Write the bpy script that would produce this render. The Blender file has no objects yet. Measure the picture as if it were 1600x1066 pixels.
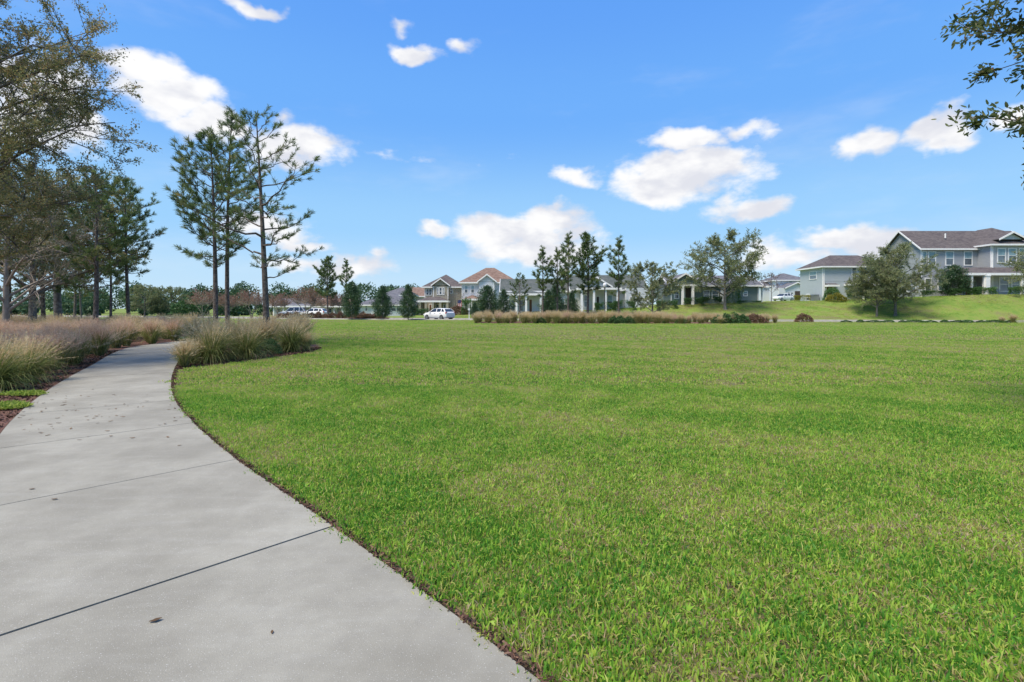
import bpy, math, random
import numpy as np
from mathutils import Vector, Matrix
R = math.radians
rng = np.random.default_rng(7)
random.seed(7)
S = bpy.context.scene
COL = S.collection

# ------------------------------------------------------------------ camera, sky, sun, exposure
F = 760.0; HZ = 482.0; CH = 1.5            # focal length and horizon in pixels of the 1600 px photograph, eye height in m
cam_d = bpy.data.cameras.new('camera'); cam = bpy.data.objects.new('camera', cam_d); COL.objects.link(cam)
cam.location = (0, 0, CH); cam.rotation_euler = (R(90), 0, 0)
cam_d.sensor_width = 36; cam_d.lens = 36*F/1600; cam_d.clip_start = 0.05; cam_d.clip_end = 6000
cam_d.shift_y = -(533-HZ)/1600.0
S.camera = cam
S.view_settings.view_transform = 'Standard'; S.view_settings.look = 'None'
S.view_settings.gamma = 1; S.view_settings.use_curve_mapping = False
S.view_settings.exposure = 1.2

SUN_EL = 60; SUN_AZ = -130                  # degrees; azimuth clockwise from +Y (the view direction)
sd = bpy.data.lights.new('sun', 'SUN'); sun = bpy.data.objects.new('sun', sd); COL.objects.link(sun)
sd.energy = 2.6; sd.angle = R(24); sd.color = (1.0, 0.90, 0.76)
sv = Vector((math.sin(R(SUN_AZ))*math.cos(R(SUN_EL)), math.cos(R(SUN_AZ))*math.cos(R(SUN_EL)), math.sin(R(SUN_EL))))
sun.rotation_euler = sv.to_track_quat('Z', 'Y').to_euler(); sun.location = (-20, -20, 40)

class NT:
    def __init__(s, tree): s.t = tree; s.n = tree.nodes; s.l = tree.links
    def new(s, typ, **kw):
        n = s.n.new(typ)
        for k, v in kw.items(): setattr(n, k, v)
        return n
    def link(s, a, b): s.l.new(a, b)
    def val(s, sock, v):
        if hasattr(v, 'is_output') or isinstance(v, bpy.types.NodeSocket): s.l.new(v, sock)
        else: sock.default_value = v
    def math(s, op, a, b=0.0, c=0.0, clamp=False):
        n = s.new('ShaderNodeMath', operation=op, use_clamp=clamp)
        s.val(n.inputs[0], a); s.val(n.inputs[1], b); s.val(n.inputs[2], c); return n.outputs[0]
    def vmath(s, op, a, b=(0, 0, 0)):
        n = s.new('ShaderNodeVectorMath', operation=op); s.val(n.inputs[0], a); s.val(n.inputs[1], b)
        return n.outputs['Value'] if op in ('LENGTH', 'DOT_PRODUCT') else n.outputs[0]
    def noise(s, vec, scale, detail=3, rough=.55, dist=0):
        n = s.new('ShaderNodeTexNoise'); s.val(n.inputs['Vector'], vec)
        n.inputs['Scale'].default_value = scale; n.inputs['Detail'].default_value = detail
        n.inputs['Roughness'].default_value = rough; n.inputs['Distortion'].default_value = dist
        return n.outputs['Fac']
    def mix(s, f, a, b):
        n = s.new('ShaderNodeMix', data_type='RGBA'); s.val(n.inputs[0], f)
        for i, v in ((6, a), (7, b)):
            if isinstance(v, (tuple, list)): v = tuple(v)+((1,) if len(v) == 3 else ())
            s.val(n.inputs[i], v)
        return n.outputs[2]
    def ramp(s, f, lo, hi, a=0.0, b=1.0):
        n = s.new('ShaderNodeMapRange', interpolation_type='SMOOTHSTEP'); s.val(n.inputs[0], f)
        n.inputs[1].default_value = lo; n.inputs[2].default_value = hi
        n.inputs[3].default_value = a; n.inputs[4].default_value = b; return n.outputs[0]

W = bpy.data.worlds.new('World'); S.world = W; W.use_nodes = True
W.node_tree.nodes.clear(); w = NT(W.node_tree)
SKY_ST = 0.15
sky = w.new('ShaderNodeTexSky', sky_type='NISHITA'); sky.sun_disc = False
sky.sun_elevation = R(SUN_EL); sky.sun_rotation = R(SUN_AZ)
sky.altitude = 0; sky.air_density = 1.0; sky.dust_density = 0.4; sky.ozone_density = 2.2
tc = w.new('ShaderNodeTexCoord'); dirv = w.vmath('NORMALIZE', tc.outputs['Generated'])
wn = w.new('ShaderNodeTexNoise'); w.link(dirv, wn.inputs['Vector']); wn.inputs['Scale'].default_value = 9; wn.inputs['Detail'].default_value = 4
warp = w.vmath('SCALE', w.vmath('SUBTRACT', wn.outputs['Color'], (.5, .5, .5))); warp.node.inputs['Scale'].default_value = 0.11
dw = w.vmath('NORMALIZE', w.vmath('ADD', dirv, warp))
sp = w.new('ShaderNodeSeparateXYZ'); w.link(dw, sp.inputs[0])
az = w.math('ARCTAN2', sp.outputs[0], sp.outputs[1]); el = w.math('ARCSINE', sp.outputs[2])
cb = w.new('ShaderNodeCombineXYZ'); w.link(az, cb.inputs[0]); w.link(el, cb.inputs[1]); ae = cb.outputs[0]
CL = [(215,100,70,42,1),(262,150,78,46,1),(322,198,62,36,.9),(60,150,120,75,1),(110,190,90,45,.9),(440,180,34,24,.55),(472,226,88,38,1),(430,245,60,30,.8),
      (420,352,80,34,.9),(470,376,48,16,.8),(548,412,72,22,.8),(470,416,75,20,.6),(650,90,48,22,.9),(725,66,30,20,.55),(627,48,20,13,.45),(392,6,75,16,.75),
      (690,357,36,20,.9),(775,366,75,34,1),(858,358,80,38,1),(840,392,130,28,.9),(1062,224,76,28,1),(1090,272,125,44,1),(1030,292,100,26,.95),(905,276,46,16,.7),
      (1160,207,54,20,.7),(1165,327,72,24,.9),(1338,236,56,31,.95),(1490,196,66,34,.95),(1440,216,48,24,.8),(1310,374,85,24,1),(1375,382,70,28,1),(1235,402,100,26,.9),(1195,390,60,20,.6),
      (590,238,150,9,.14),(1588,170,40,26,.8)]
blobs = []
for (x, y, rx, ry, a) in CL:
    A = math.atan((x-800)/F); h = math.hypot(F, x-800); E = math.atan((HZ-y)/h)
    blobs.append((A, E, 1.12*rx/F*math.cos(A)**2, 1.08*ry/h*math.cos(E)**2, a))
rr = random.Random(5)
for k in range(26):                          # the same kind of sky goes on all round
    A = R(rr.uniform(55, 305)); E = R(rr.uniform(4, 38))
    if A > math.pi: A -= 2*math.pi
    for j in range(2):
        blobs.append((A+rr.uniform(-.07, .07), E+rr.uniform(-.02, .02), rr.uniform(.06, .12), rr.uniform(.025, .045), rr.uniform(.7, 1)))
dens = None
for (A, E, ra, re_, a) in blobs:
    d = w.vmath('LENGTH', w.vmath('MULTIPLY', w.vmath('SUBTRACT', ae, (A, E, 0)), (1/ra, 1/re_, 0)))
    d = w.math('MULTIPLY_ADD', d, -a, a)
    dens = d if dens is None else w.math('MAXIMUM', dens, d)
stretch = w.vmath('MULTIPLY', dirv, (1, 1, 2.0))
fine = w.noise(stretch, 16, 12, .6)
dd = w.math('ADD', dens, w.math('MULTIPLY_ADD', fine, 1.1, -0.55))
alpha = w.ramp(dd, 0.02, 0.55)
thin = w.noise(w.vmath('MULTIPLY', dirv, (1, 1, 3.5)), 3.0, 5, .6)
veil = w.math('MULTIPLY', w.ramp(thin, .5, .8), .16)
alpha = w.math('MAXIMUM', alpha, veil, clamp=True)
shade = w.noise(w.vmath('ADD', stretch, (0, 0, .03)), 11, 4, .5)
ccol = w.mix(w.ramp(shade, .38, .62), (2.22, 2.27, 2.48), (2.92, 2.92, 2.94))
spd = w.new('ShaderNodeSeparateXYZ'); w.link(dirv, spd.inputs[0])
skyc = w.new('ShaderNodeHueSaturation'); w.link(sky.outputs[0], skyc.inputs['Color'])
skyc.inputs['Hue'].default_value = .5; skyc.inputs['Saturation'].default_value = 1.0; skyc.inputs['Value'].default_value = .55
gr = w.new('ShaderNodeValToRGB'); gr.color_ramp.interpolation = 'EASE'; w.link(spd.outputs[2], gr.inputs[0]); ge = gr.color_ramp.elements
GS = 1/(SKY_ST*2**1.2)
for k_, (p_, c_) in enumerate(((0, (.60, .80, .95)), (.06, (.50, .74, .97)), (.16, (.335, .64, .99)), (.37, (.158, .44, .99)), (.55, (.12, .37, .96)), (1, (.07, .25, .78)))):
    if k_ > 1: ge.new(p_)
for k_, (p_, c_) in enumerate(((0, (.60, .80, .95)), (.06, (.50, .74, .97)), (.16, (.335, .64, .99)), (.37, (.158, .44, .99)), (.55, (.12, .37, .96)), (1, (.07, .25, .78)))):
    ge[k_].position = p_; ge[k_].color = (*[v*1.0 for v in c_], 1)
gs = w.new('ShaderNodeVectorMath', operation='SCALE'); w.link(gr.outputs[0], gs.inputs[0]); gs.inputs['Scale'].default_value = GS
skyb = w.mix(.93, skyc.outputs[0], gs.outputs[0])
mixs = w.mix(alpha, skyb, ccol)
bg = w.new('ShaderNodeBackground'); w.link(mixs, bg.inputs[0]); bg.inputs[1].default_value = SKY_ST
wo = w.new('ShaderNodeOutputWorld'); w.link(bg.outputs[0], wo.inputs[0])

# ------------------------------------------------------------------ helpers
def tag(o, label=None, cat=None, group=None, kind=None):
    if label: o['label'] = label
    if cat: o['category'] = cat
    if group: o['group'] = group
    if kind: o['kind'] = kind
    return o
def empty(name, loc=(0, 0, 0), rz=0):
    o = bpy.data.objects.new(name, None); COL.objects.link(o); o.location = loc; o.rotation_euler = (0, 0, rz)
    o.empty_display_size = .3; return o
def mesh_np(name, V, faces, mats, tint=None, fm=None, smooth=False):
    """V (n,3); faces: list of int arrays (m,k) ; tint: per-vertex float"""
    me = bpy.data.meshes.new(name); V = np.asarray(V, dtype=np.float32)
    me.vertices.add(len(V)); me.vertices.foreach_set('co', V.ravel())
    fl = [np.asarray(f, dtype=np.int32) for f in faces if len(f)]
    if fl:
        idx = np.concatenate([f.ravel() for f in fl]); tot = np.concatenate([np.full(len(f), f.shape[1], np.int32) for f in fl])
        st = np.concatenate([[0], np.cumsum(tot)[:-1]]).astype(np.int32)
        me.loops.add(len(idx)); me.loops.foreach_set('vertex_index', idx)
        me.polygons.add(len(tot)); me.polygons.foreach_set('loop_start', st)
        if fm is not None: me.polygons.foreach_set('material_index', np.asarray(fm, dtype=np.int32))
        me.update(calc_edges=True)
        if smooth: me.polygons.foreach_set('use_smooth', np.ones(len(tot), dtype=bool))
    if tint is not None:
        a = me.attributes.new('tint', 'FLOAT', 'POINT'); a.data.foreach_set('value', np.asarray(tint, dtype=np.float32))
    for m in (mats if isinstance(mats, (list, tuple)) else [mats]): me.materials.append(m)
    return me
def link(name, me, parent=None, loc=(0, 0, 0), rz=0):
    o = bpy.data.objects.new(name, me); COL.objects.link(o); o.location = loc; o.rotation_euler = (0, 0, rz)
    if parent: o.parent = parent
    return o
def copy_tree(o, parent=None):
    c = o.copy(); COL.objects.link(c); c.parent = parent
    for ch in list(o.children): copy_tree(ch, c)
    return c
class MB:
    """collects boxes, quads and rods into one mesh"""
    def __init__(s): s.v = []; s.f = []; s.m = []
    def add(s, vs, fs, mi=0):
        b = len(s.v); s.v += [tuple(v) for v in vs]; s.f += [tuple(b+i for i in f) for f in fs]; s.m += [mi]*len(fs)
    def box(s, x0, x1, y0, y1, z0, z1, mi=0):
        s.add([(x0,y0,z0),(x1,y0,z0),(x1,y1,z0),(x0,y1,z0),(x0,y0,z1),(x1,y0,z1),(x1,y1,z1),(x0,y1,z1)],
              [(0,3,2,1),(4,5,6,7),(0,1,5,4),(1,2,6,5),(2,3,7,6),(3,0,4,7)], mi)
    def rod(s, p, q, r0, r1=None, n=10, mi=0):
        r1 = r0 if r1 is None else r1; p = Vector(p); q = Vector(q); d = (q-p).normalized()
        u = d.orthogonal().normalized(); v = d.cross(u); vs = []
        for c, r in ((p, r0), (q, r1)):
            for i in range(n):
                a = 2*math.pi*i/n; vs.append(c+u*math.cos(a)*r+v*math.sin(a)*r)
        s.add(vs, [(i, (i+1) % n, n+(i+1) % n, n+i) for i in range(n)]+[tuple(range(n-1, -1, -1)), tuple(range(n, 2*n))], mi)
    def lathe(s, prof, c=(0, 0, 0), n=14, mi=0):
        vs = []; fs = []
        for (r, z) in prof:
            for i in range(n):
                a = 2*math.pi*i/n; vs.append((c[0]+r*math.cos(a), c[1]+r*math.sin(a), c[2]+z))
        for k in range(len(prof)-1):
            for i in range(n): fs.append((k*n+i, k*n+(i+1) % n, (k+1)*n+(i+1) % n, (k+1)*n+i))
        fs.append(tuple(range(n-1, -1, -1))); fs.append(tuple((len(prof)-1)*n+i for i in range(n)))
        s.add(vs, fs, mi)
    def build(s, name, mats, parent=None, smooth=False, bevel=0):
        me = bpy.data.meshes.new(name); me.from_pydata(s.v, [], s.f)
        for m in (mats if isinstance(mats, (list, tuple)) else [mats]): me.materials.append(m)
        me.polygons.foreach_set('material_index', s.m)
        if smooth: me.polygons.foreach_set('use_smooth', [True]*len(s.f))
        me.update(); o = link(name, me, parent)
        if bevel:
            b = o.modifiers.new('bevel', 'BEVEL'); b.width = bevel; b.segments = 2; b.limit_method = 'ANGLE'
        return o
def inpoly(x, y, poly):
    x = np.asarray(x, float); y = np.asarray(y, float); ins = np.zeros(x.shape, bool); n = len(poly)
    for i in range(n):
        x1, y1 = poly[i]; x2, y2 = poly[(i+1) % n]
        c = ((y1 > y) != (y2 > y)) & (x < (x2-x1)*(y-y1)/((y2-y1) or 1e-9)+x1)
        ins ^= c
    return ins
def catmull(P, n=10):
    P = [np.array(p, float) for p in P]; P = [2*P[0]-P[1]]+P+[2*P[-1]-P[-2]]; out = []
    for i in range(1, len(P)-2):
        for k in range(n):
            t = k/n; a, b, c, d = P[i-1:i+3]
            out.append(.5*((2*b)+(-a+c)*t+(2*a-5*b+4*c-d)*t*t+(-a+3*b-3*c+d)*t**3))
    out.append(P[-2]); return np.array(out)
def resample(P, step):
    s = np.concatenate([[0], np.cumsum(np.linalg.norm(np.diff(P, axis=0), axis=1))])
    n = max(2, int(s[-1]/step)+1); t = np.linspace(0, s[-1], n)
    return np.stack([np.interp(t, s, P[:, k]) for k in range(P.shape[1])], 1), t
def sstep(t): t = np.clip(t, 0, 1); return t*t*(3-2*t)

# ------------------------------------------------------------------ materials
def mat(name, col, col2=None, scale=4, rough=.75, bump=0, bscale=40, detail=4, spec=.3, metal=0, obj=False, lo=.35, hi=.65):
    m = bpy.data.materials.new(name); m.use_nodes = True; t = NT(m.node_tree); b = t.n['Principled BSDF']
    b.inputs['Roughness'].default_value = rough; b.inputs['Metallic'].default_value = metal
    b.inputs['Specular IOR Level'].default_value = spec
    co = t.new('ShaderNodeTexCoord').outputs['Object'] if obj else t.new('ShaderNodeNewGeometry').outputs['Position']
    if col2 is None: col2 = tuple(c*.86 for c in col)
    t.link(t.mix(t.ramp(t.noise(co, scale, detail), lo, hi), col, col2), b.inputs['Base Color'])
    if bump:
        bn = t.new('ShaderNodeBump'); bn.inputs['Strength'].default_value = bump; bn.inputs['Distance'].default_value = .02
        t.link(t.noise(co, bscale, 4), bn.inputs['Height']); t.link(bn.outputs[0], b.inputs['Normal'])
    m.diffuse_color = (*col, 1)
    return m
def leafmat(name, cols, trans=.35, rough=.55, spec=.25, big=0.6):
    """cols: colours along the per-leaf tint"""
    m = bpy.data.materials.new(name); m.use_nodes = True; t = NT(m.node_tree); b = t.n['Principled BSDF']; out = t.n['Material Output']
    at = t.new('ShaderNodeAttribute', attribute_name='tint'); geo = t.new('ShaderNodeNewGeometry')
    cr = t.new('ShaderNodeValToRGB'); els = cr.color_ramp.elements
    while len(els) < len(cols): els.new(.5)
    for i, c in enumerate(cols): els[i].position = i/(len(cols)-1); els[i].color = (*c, 1)
    f = t.math('ADD', at.outputs['Fac'], t.math('MULTIPLY_ADD', t.noise(geo.outputs['Position'], big, 2), .5, -.25), clamp=True)
    t.link(f, cr.inputs[0]); t.link(cr.outputs[0], b.inputs['Base Color'])
    b.inputs['Roughness'].default_value = rough; b.inputs['Specular IOR Level'].default_value = spec
    tr = t.new('ShaderNodeBsdfTranslucent'); t.link(cr.outputs[0], tr.inputs[0]); ms = t.new('ShaderNodeMixShader'); ms.inputs[0].default_value = trans
    t.link(b.outputs[0], ms.inputs[1]); t.link(tr.outputs[0], ms.inputs[2]); t.link(ms.outputs[0], out.inputs[0])
    m.diffuse_color = (*cols[0], 1)
    return m
M = {}
# turf: one colour group shared by the soil sheet and the blades
def turf_color(t, tint):
    geo = t.new('ShaderNodeNewGeometry'); P = geo.outputs['Position']
    n1 = t.ramp(t.noise(P, .22, 4), .36, .66); n2 = t.ramp(t.noise(P, 1.7, 4), .38, .68); n3 = t.ramp(t.noise(P, .045, 3), .35, .65)
    sp = t.new('ShaderNodeSeparateXYZ'); t.link(P, sp.inputs[0])
    # mowing swaths run across the lawn
    u = t.math('ADD', t.math('MULTIPLY', sp.outputs[1], .92), t.math('MULTIPLY', sp.outputs[0], .40))
    u = t.math('ADD', u, t.math('MULTIPLY', t.noise(P, .5, 2), 1.6))
    st = t.ramp(t.math('SINE', t.math('MULTIPLY', u, 2.9)), -.7, .8)
    cr = t.new('ShaderNodeValToRGB'); els = cr.color_ramp.elements
    cols = [(0, (.10, .28, .035)), (.24, (.29, .52, .05)), (.55, (.48, .59, .10)), (.78, (.46, .41, .15)), (.9, (.38, .28, .14)), (1, (.52, .42, .27))]
    while len(els) < len(cols): els.new(.5)
    for i, (p, c) in enumerate(cols): els[i].position = p; els[i].color = (*c, 1)
    f = t.math('ADD', tint, t.math('MULTIPLY_ADD', n1, .26, -.12))
    f = t.math('ADD', f, t.math('MULTIPLY_ADD', n2, .28, -.11)); f = t.math('ADD', f, t.math('MULTIPLY_ADD', n3, .24, -.04))
    n4 = t.ramp(t.noise(P, 10, 3), .3, .7); f = t.math('ADD', f, t.math('MULTIPLY_ADD', n4, .30, -.16))
    f = t.math('ADD', f, t.math('MULTIPLY_ADD', st, .20, -.07), clamp=True)
    t.link(f, cr.inputs[0]); return cr.outputs[0], P
m = bpy.data.materials.new('turf_blades'); m.use_nodes = True; t = NT(m.node_tree); b = t.n['Principled BSDF']; out = t.n['Material Output']
c, P = turf_color(t, t.new('ShaderNodeAttribute', attribute_name='tint').outputs['Fac']); t.link(c, b.inputs['Base Color'])
b.inputs['Roughness'].default_value = .5; b.inputs['Specular IOR Level'].default_value = .3
tr = t.new('ShaderNodeBsdfTranslucent'); t.link(c, tr.inputs[0]); ms = t.new('ShaderNodeMixShader'); ms.inputs[0].default_value = .5
t.link(b.outputs[0], ms.inputs[1]); t.link(tr.outputs[0], ms.inputs[2]); t.link(ms.outputs[0], out.inputs[0]); M['turf'] = m
m = bpy.data.materials.new('turf_ground'); m.use_nodes = True; t = NT(m.node_tree); b = t.n['Principled BSDF']
c, P = turf_color(t, t.math('MULTIPLY_ADD', t.noise(P if False else t.new('ShaderNodeNewGeometry').outputs['Position'], 14, 5), .7, .08))
sp = t.vmath('LENGTH', P)
soil = t.mix(t.ramp(t.noise(P, 40, 4), .35, .65), (.07, .055, .035), (.20, .17, .085)); c = t.mix(.75, c, (.085, .12, .04))
t.link(t.mix(t.ramp(sp, 26, 50), soil, c), b.inputs['Base Color']); b.inputs['Roughness'].default_value = .95; b.inputs['Specular IOR Level'].default_value = .1
bn = t.new('ShaderNodeBump'); bn.inputs['Strength'].default_value = .6; bn.inputs['Distance'].default_value = .05
t.link(t.noise(P, 18, 4), bn.inputs['Height']); t.link(bn.outputs[0], b.inputs['Normal']); M['ground'] = m
# concrete
m = bpy.data.materials.new('concrete'); m.use_nodes = True; t = NT(m.node_tree); b = t.n['Principled BSDF']
P = t.new('ShaderNodeNewGeometry').outputs['Position']
oi = t.new('ShaderNodeObjectInfo').outputs['Random']
base = t.mix(t.ramp(t.noise(P, 1.1, 5, .6), .32, .7), (.215, .205, .168), (.305, .294, .245))
rot = t.new('ShaderNodeMapping'); t.link(P, rot.inputs[0]); rot.inputs['Rotation'].default_value = (0, 0, R(-46)); rot.inputs['Scale'].default_value = (1.2, 7, 1)
base = t.mix(t.ramp(t.noise(rot.outputs[0], 1.3, 5, .65), .45, .75, 0, .22), base, (.37, .365, .325))
base = t.mix(t.ramp(t.noise(P, .6, 4, .6), .56, .74, 0, .35), base, (.19, .168, .13))
base = t.mix(t.ramp(t.noise(P, 7, 5, .65), .42, .7, 0, .3), base, (.21, .20, .17))
base = t.mix(t.ramp(t.noise(P, 150, 2), .62, .74, 0, .6), base, (.55, .55, .52))
base = t.mix(t.ramp(t.noise(P, 190, 2), .63, .76, 0, .55), base, (.11, .11, .105))
hs = t.new('ShaderNodeHueSaturation'); t.link(base, hs.inputs['Color']); t.link(t.math('MULTIPLY_ADD', oi, .10, .95), hs.inputs['Value'])
t.link(hs.outputs[0], b.inputs['Base Color']); b.inputs['Roughness'].default_value = .85; b.inputs['Specular IOR Level'].default_value = .25
bn = t.new('ShaderNodeBump'); bn.inputs['Strength'].default_value = .5; bn.inputs['Distance'].default_value = .004
t.link(t.noise(P, 170, 3), bn.inputs['Height']); t.link(bn.outputs[0], b.inputs['Normal']); M['concrete'] = m
M['soil'] = mat('soil', (.055, .04, .03), (.10, .065, .045), 30, .95, .8, 60)
M['mulch'] = mat('mulch', (.10, .052, .04), (.19, .10, .075), 22, .95, 1, 70)
M['chips'] = leafmat('mulch_chips', [(.035, .022, .016), (.10, .052, .036), (.19, .115, .08)], 0, .9)
M['asphalt'] = mat('asphalt', (.10, .10, .10), (.14, .14, .135), 3, .9, .4, 80)
M['kerb'] = mat('kerb_concrete', (.27, .26, .235), (.34, .33, .30), 2, .85)
M['bark'] = mat('pine_bark', (.17, .145, .125), (.075, .06, .05), 9, .95, 1, 22, obj=True)
M['oakbark'] = mat('oak_bark', (.20, .19, .17), (.10, .09, .08), 9, .95, 1, 28, obj=True)
M['needle'] = leafmat('pine_needles', [(0.06, 0.115, 0.04), (0.125, 0.19, 0.065), (0.21, 0.26, 0.10), (0.40, 0.32, 0.14)], .4)
M['oakleaf'] = leafmat('oak_leaves', [(0.056, 0.090, 0.032), (0.110, 0.150, 0.052), (0.180, 0.200, 0.080), (0.300, 0.200, 0.100)], .48)
M['oakrust'] = leafmat('oak_leaves_browning', [(.12, .155, .065), (.23, .24, .10), (.34, .27, .13), (.46, .29, .15)], .48)
M['greyleaf'] = leafmat('grey_green_leaves', [(.12, .13, .09), (.20, .21, .15), (.28, .27, .20)], .4)
M['weedleaf'] = leafmat('weed_leaves', [(.13, .22, .03), (.25, .36, .05), (.38, .42, .10)], .4)
M['oliveleaf'] = leafmat('olive_oak_leaves', [(.13, .175, .08), (.23, .27, .12), (.33, .35, .18), (.38, .29, .16)], .45)
M['magleaf'] = leafmat('magnolia_leaves', [(0.031, 0.068, 0.031), (0.060, 0.119, 0.051), (0.102, 0.170, 0.076)], .2, .45, .4)
M['shrubleaf'] = leafmat('shrub_leaves', [(0.032, 0.080, 0.029), (0.064, 0.136, 0.045), (0.112, 0.192, 0.064)], .25)
M['hedgeleaf'] = leafmat('hedge_leaves', [(0.038, 0.098, 0.030), (0.075, 0.165, 0.045), (0.150, 0.255, 0.075)], .25)
M['yellowleaf'] = leafmat('golden_leaves', [(.10, .13, .02), (.22, .22, .04), (.42, .34, .06)], .3)
M['brownleaf'] = leafmat('dry_brown_leaves', [(0.112, 0.063, 0.042), (0.196, 0.112, 0.070), (0.280, 0.210, 0.140)], .3)
M['forest'] = leafmat('woodland_leaves', [(0.040, 0.088, 0.048), (0.072, 0.136, 0.064), (0.128, 0.176, 0.088)], .2, big=.08)
M['seed'] = leafmat('seed_heads', [(0.221, 0.111, 0.078), (0.325, 0.182, 0.130), (0.390, 0.260, 0.195)], .3)
M['twig'] = mat('bare_twigs', (.25, .21, .17), (.33, .28, .23), 6, .9)
M['grassblade'] = leafmat('ornamental_grass_blades', [(.11, .16, .045), (.20, .25, .075), (.33, .31, .13), (.50, .40, .24)], .45)
M['plume'] = leafmat('grass_plumes', [(.50, .29, .22), (.66, .47, .33), (.78, .64, .45)], .45, .8, big=.35)
M['plumetan'] = leafmat('dry_grass_plumes', [(.50, .38, .20), (.66, .52, .30), (.76, .64, .42)], .45, .8, big=.35)
M['deadleaf'] = leafmat('dead_leaf', [(.05, .03, .018), (.10, .06, .03), (.22, .13, .06)], .15)
M['trim'] = mat('white_trim', (.78, .78, .76), (.72, .72, .70), 3, .6)
M['door_red'] = mat('red_door', (.20, .045, .035), None, 3, .5)
M['door_brown'] = mat('dark_door', (.07, .05, .04), None, 3, .5)
M['door_wood'] = mat('wood_door', (.18, .08, .04), None, 3, .5)
M['metal'] = mat('dark_metal', (.06, .065, .06), None, 3, .5, metal=.3)
M['globe'] = mat('lamp_globe_white', (.75, .78, .8), (.70, .72, .75), 3, .3, spec=.5)
M['glass'] = mat('window_glass', (.05, .07, .085), (.14, .17, .19), .7, .06, spec=1.0, obj=False)
M['blind'] = mat('window_blind', (.22, .33, .36), (.30, .42, .44), 2, .35)
M['rubber'] = mat('rubber', (.02, .02, .02), None, 3, .8)
M['carwhite'] = mat('white_paint', (.78, .79, .80), (.76, .77, .78), 1, .22, spec=.6)
M['carsilver'] = mat('silver_paint', (.45, .47, .50), None, 1, .25, metal=.4)
M['carglass'] = mat('car_glass', (.02, .025, .03), None, 1, .05, spec=1)
M['rim'] = mat('alloy', (.4, .4, .42), None, 1, .35, metal=.8)
M['taillight'] = mat('red_lens', (.45, .02, .02), None, 1, .2)
M['brick'] = mat('paver_brick', (.30, .20, .16), (.42, .33, .28), 9, .9)
def siding(name, col, pitch=.19, vert=False):
    m = bpy.data.materials.new(name); m.use_nodes = True; t = NT(m.node_tree); b = t.n['Principled BSDF']
    P = t.new('ShaderNodeTexCoord').outputs['Object']; sp = t.new('ShaderNodeSeparateXYZ'); t.link(P, sp.inputs[0])
    ax = t.math('ADD', sp.outputs[0], sp.outputs[1]) if vert else sp.outputs[2]
    fr = t.math('FRACT', t.math('DIVIDE', ax, pitch))
    c = t.mix(t.noise(P, 1.2, 4), col, tuple(k*.9 for k in col))
    t.link(c, b.inputs['Base Color']); b.inputs['Roughness'].default_value = .75; b.inputs['Specular IOR Level'].default_value = .2
    bn = t.new('ShaderNodeBump'); bn.inputs['Strength'].default_value = .8; bn.inputs['Distance'].default_value = .03
    t.link(fr, bn.inputs['Height']); t.link(bn.outputs[0], b.inputs['Normal']); m.diffuse_color = (*col, 1); return m
def shingle(name, c1, c2):
    m = bpy.data.materials.new(name); m.use_nodes = True; t = NT(m.node_tree); b = t.n['Principled BSDF']
    P = t.new('ShaderNodeTexCoord').outputs['Object']; sp = t.new('ShaderNodeSeparateXYZ'); t.link(P, sp.inputs[0])
    cell = t.new('ShaderNodeTexVoronoi'); t.link(t.vmath('MULTIPLY', P, (3, 3, 8)), cell.inputs['Vector']); cell.inputs['Scale'].default_value = 1
    f = t.math('MULTIPLY_ADD', t.noise(P, .7, 4), .6, t.math('MULTIPLY', t.new('ShaderNodeSeparateColor').outputs[0], 0))
    sc = t.new('ShaderNodeSeparateColor'); t.link(cell.outputs['Color'], sc.inputs[0])
    f = t.math('ADD', f, t.math('MULTIPLY', sc.outputs[0], .5))
    t.link(t.mix(t.ramp(f, .25, .85), c1, c2), b.inputs['Base Color']); b.inputs['Roughness'].default_value = .95; b.inputs['Specular IOR Level'].default_value = .1
    fr = t.math('FRACT', t.math('DIVIDE', sp.outputs[2], .09))
    bn = t.new('ShaderNodeBump'); bn.inputs['Strength'].default_value = .5; bn.inputs['Distance'].default_value = .02
    t.link(fr, bn.inputs['Height']); t.link(bn.outputs[0], b.inputs['Normal']); m.diffuse_color = (*c1, 1); return m
M['s_grey'] = siding('blue_grey_siding', (.41, .43, .445)); M['s_grey2'] = siding('pale_blue_grey_siding', (.50, .545, .57))
M['s_white'] = siding('white_siding', (.68, .71, .74)); M['s_tan'] = siding('tan_siding', (0.391, 0.357, 0.281)); M['s_teal'] = siding('sage_siding', (0.217, 0.270, 0.259))
M['s_cream'] = siding('cream_siding', (.70, .69, .65)); M['s_board'] = siding('grey_board_and_batten', (0.315, 0.330, 0.330), .4, True)
M['r_dark'] = shingle('dark_shingles', (.085, .075, .078), (.13, .115, .112)); M['r_brown'] = shingle('brown_shingles', (.15, .10, .082), (.24, .17, .135))
M['r_grey'] = shingle('grey_shingles', (.10, .105, .12), (.16, .16, .18)); M['r_green'] = shingle('green_grey_shingles', (.07, .085, .08), (.11, .12, .115))

# ------------------------------------------------------------------ terrain
ROAD = catmull([(150, 45), (95, 49), (70, 52.6), (45, 56), (20, 60.3), (0, 64.5), (-15, 68), (-30, 73), (-60, 84), (-110, 100)], 12)
def yroad(x): o = np.argsort(ROAD[:, 0]); return np.interp(x, ROAD[o, 0], ROAD[o, 1])
AX = [-60, -30, -10, 3, 12, 28, 50, 60, 90]; AZ = [0, 0, .45, 1.0, 1.25, 2.15, 2.7, 3.25, 3.3]
LX = [-10, 3, 12, 28, 40, 46, 56]; LL = [12, 8, 7, 8, 9, 10, 4.3]
def hgt(x, y):
    s = np.asarray(y)-yroad(x)-3.6
    return -0.03 + np.interp(x, AX, AZ)*sstep(s/np.interp(x, LX, LL))
def at(px, Y): return (px-800)/F*Y
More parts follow.
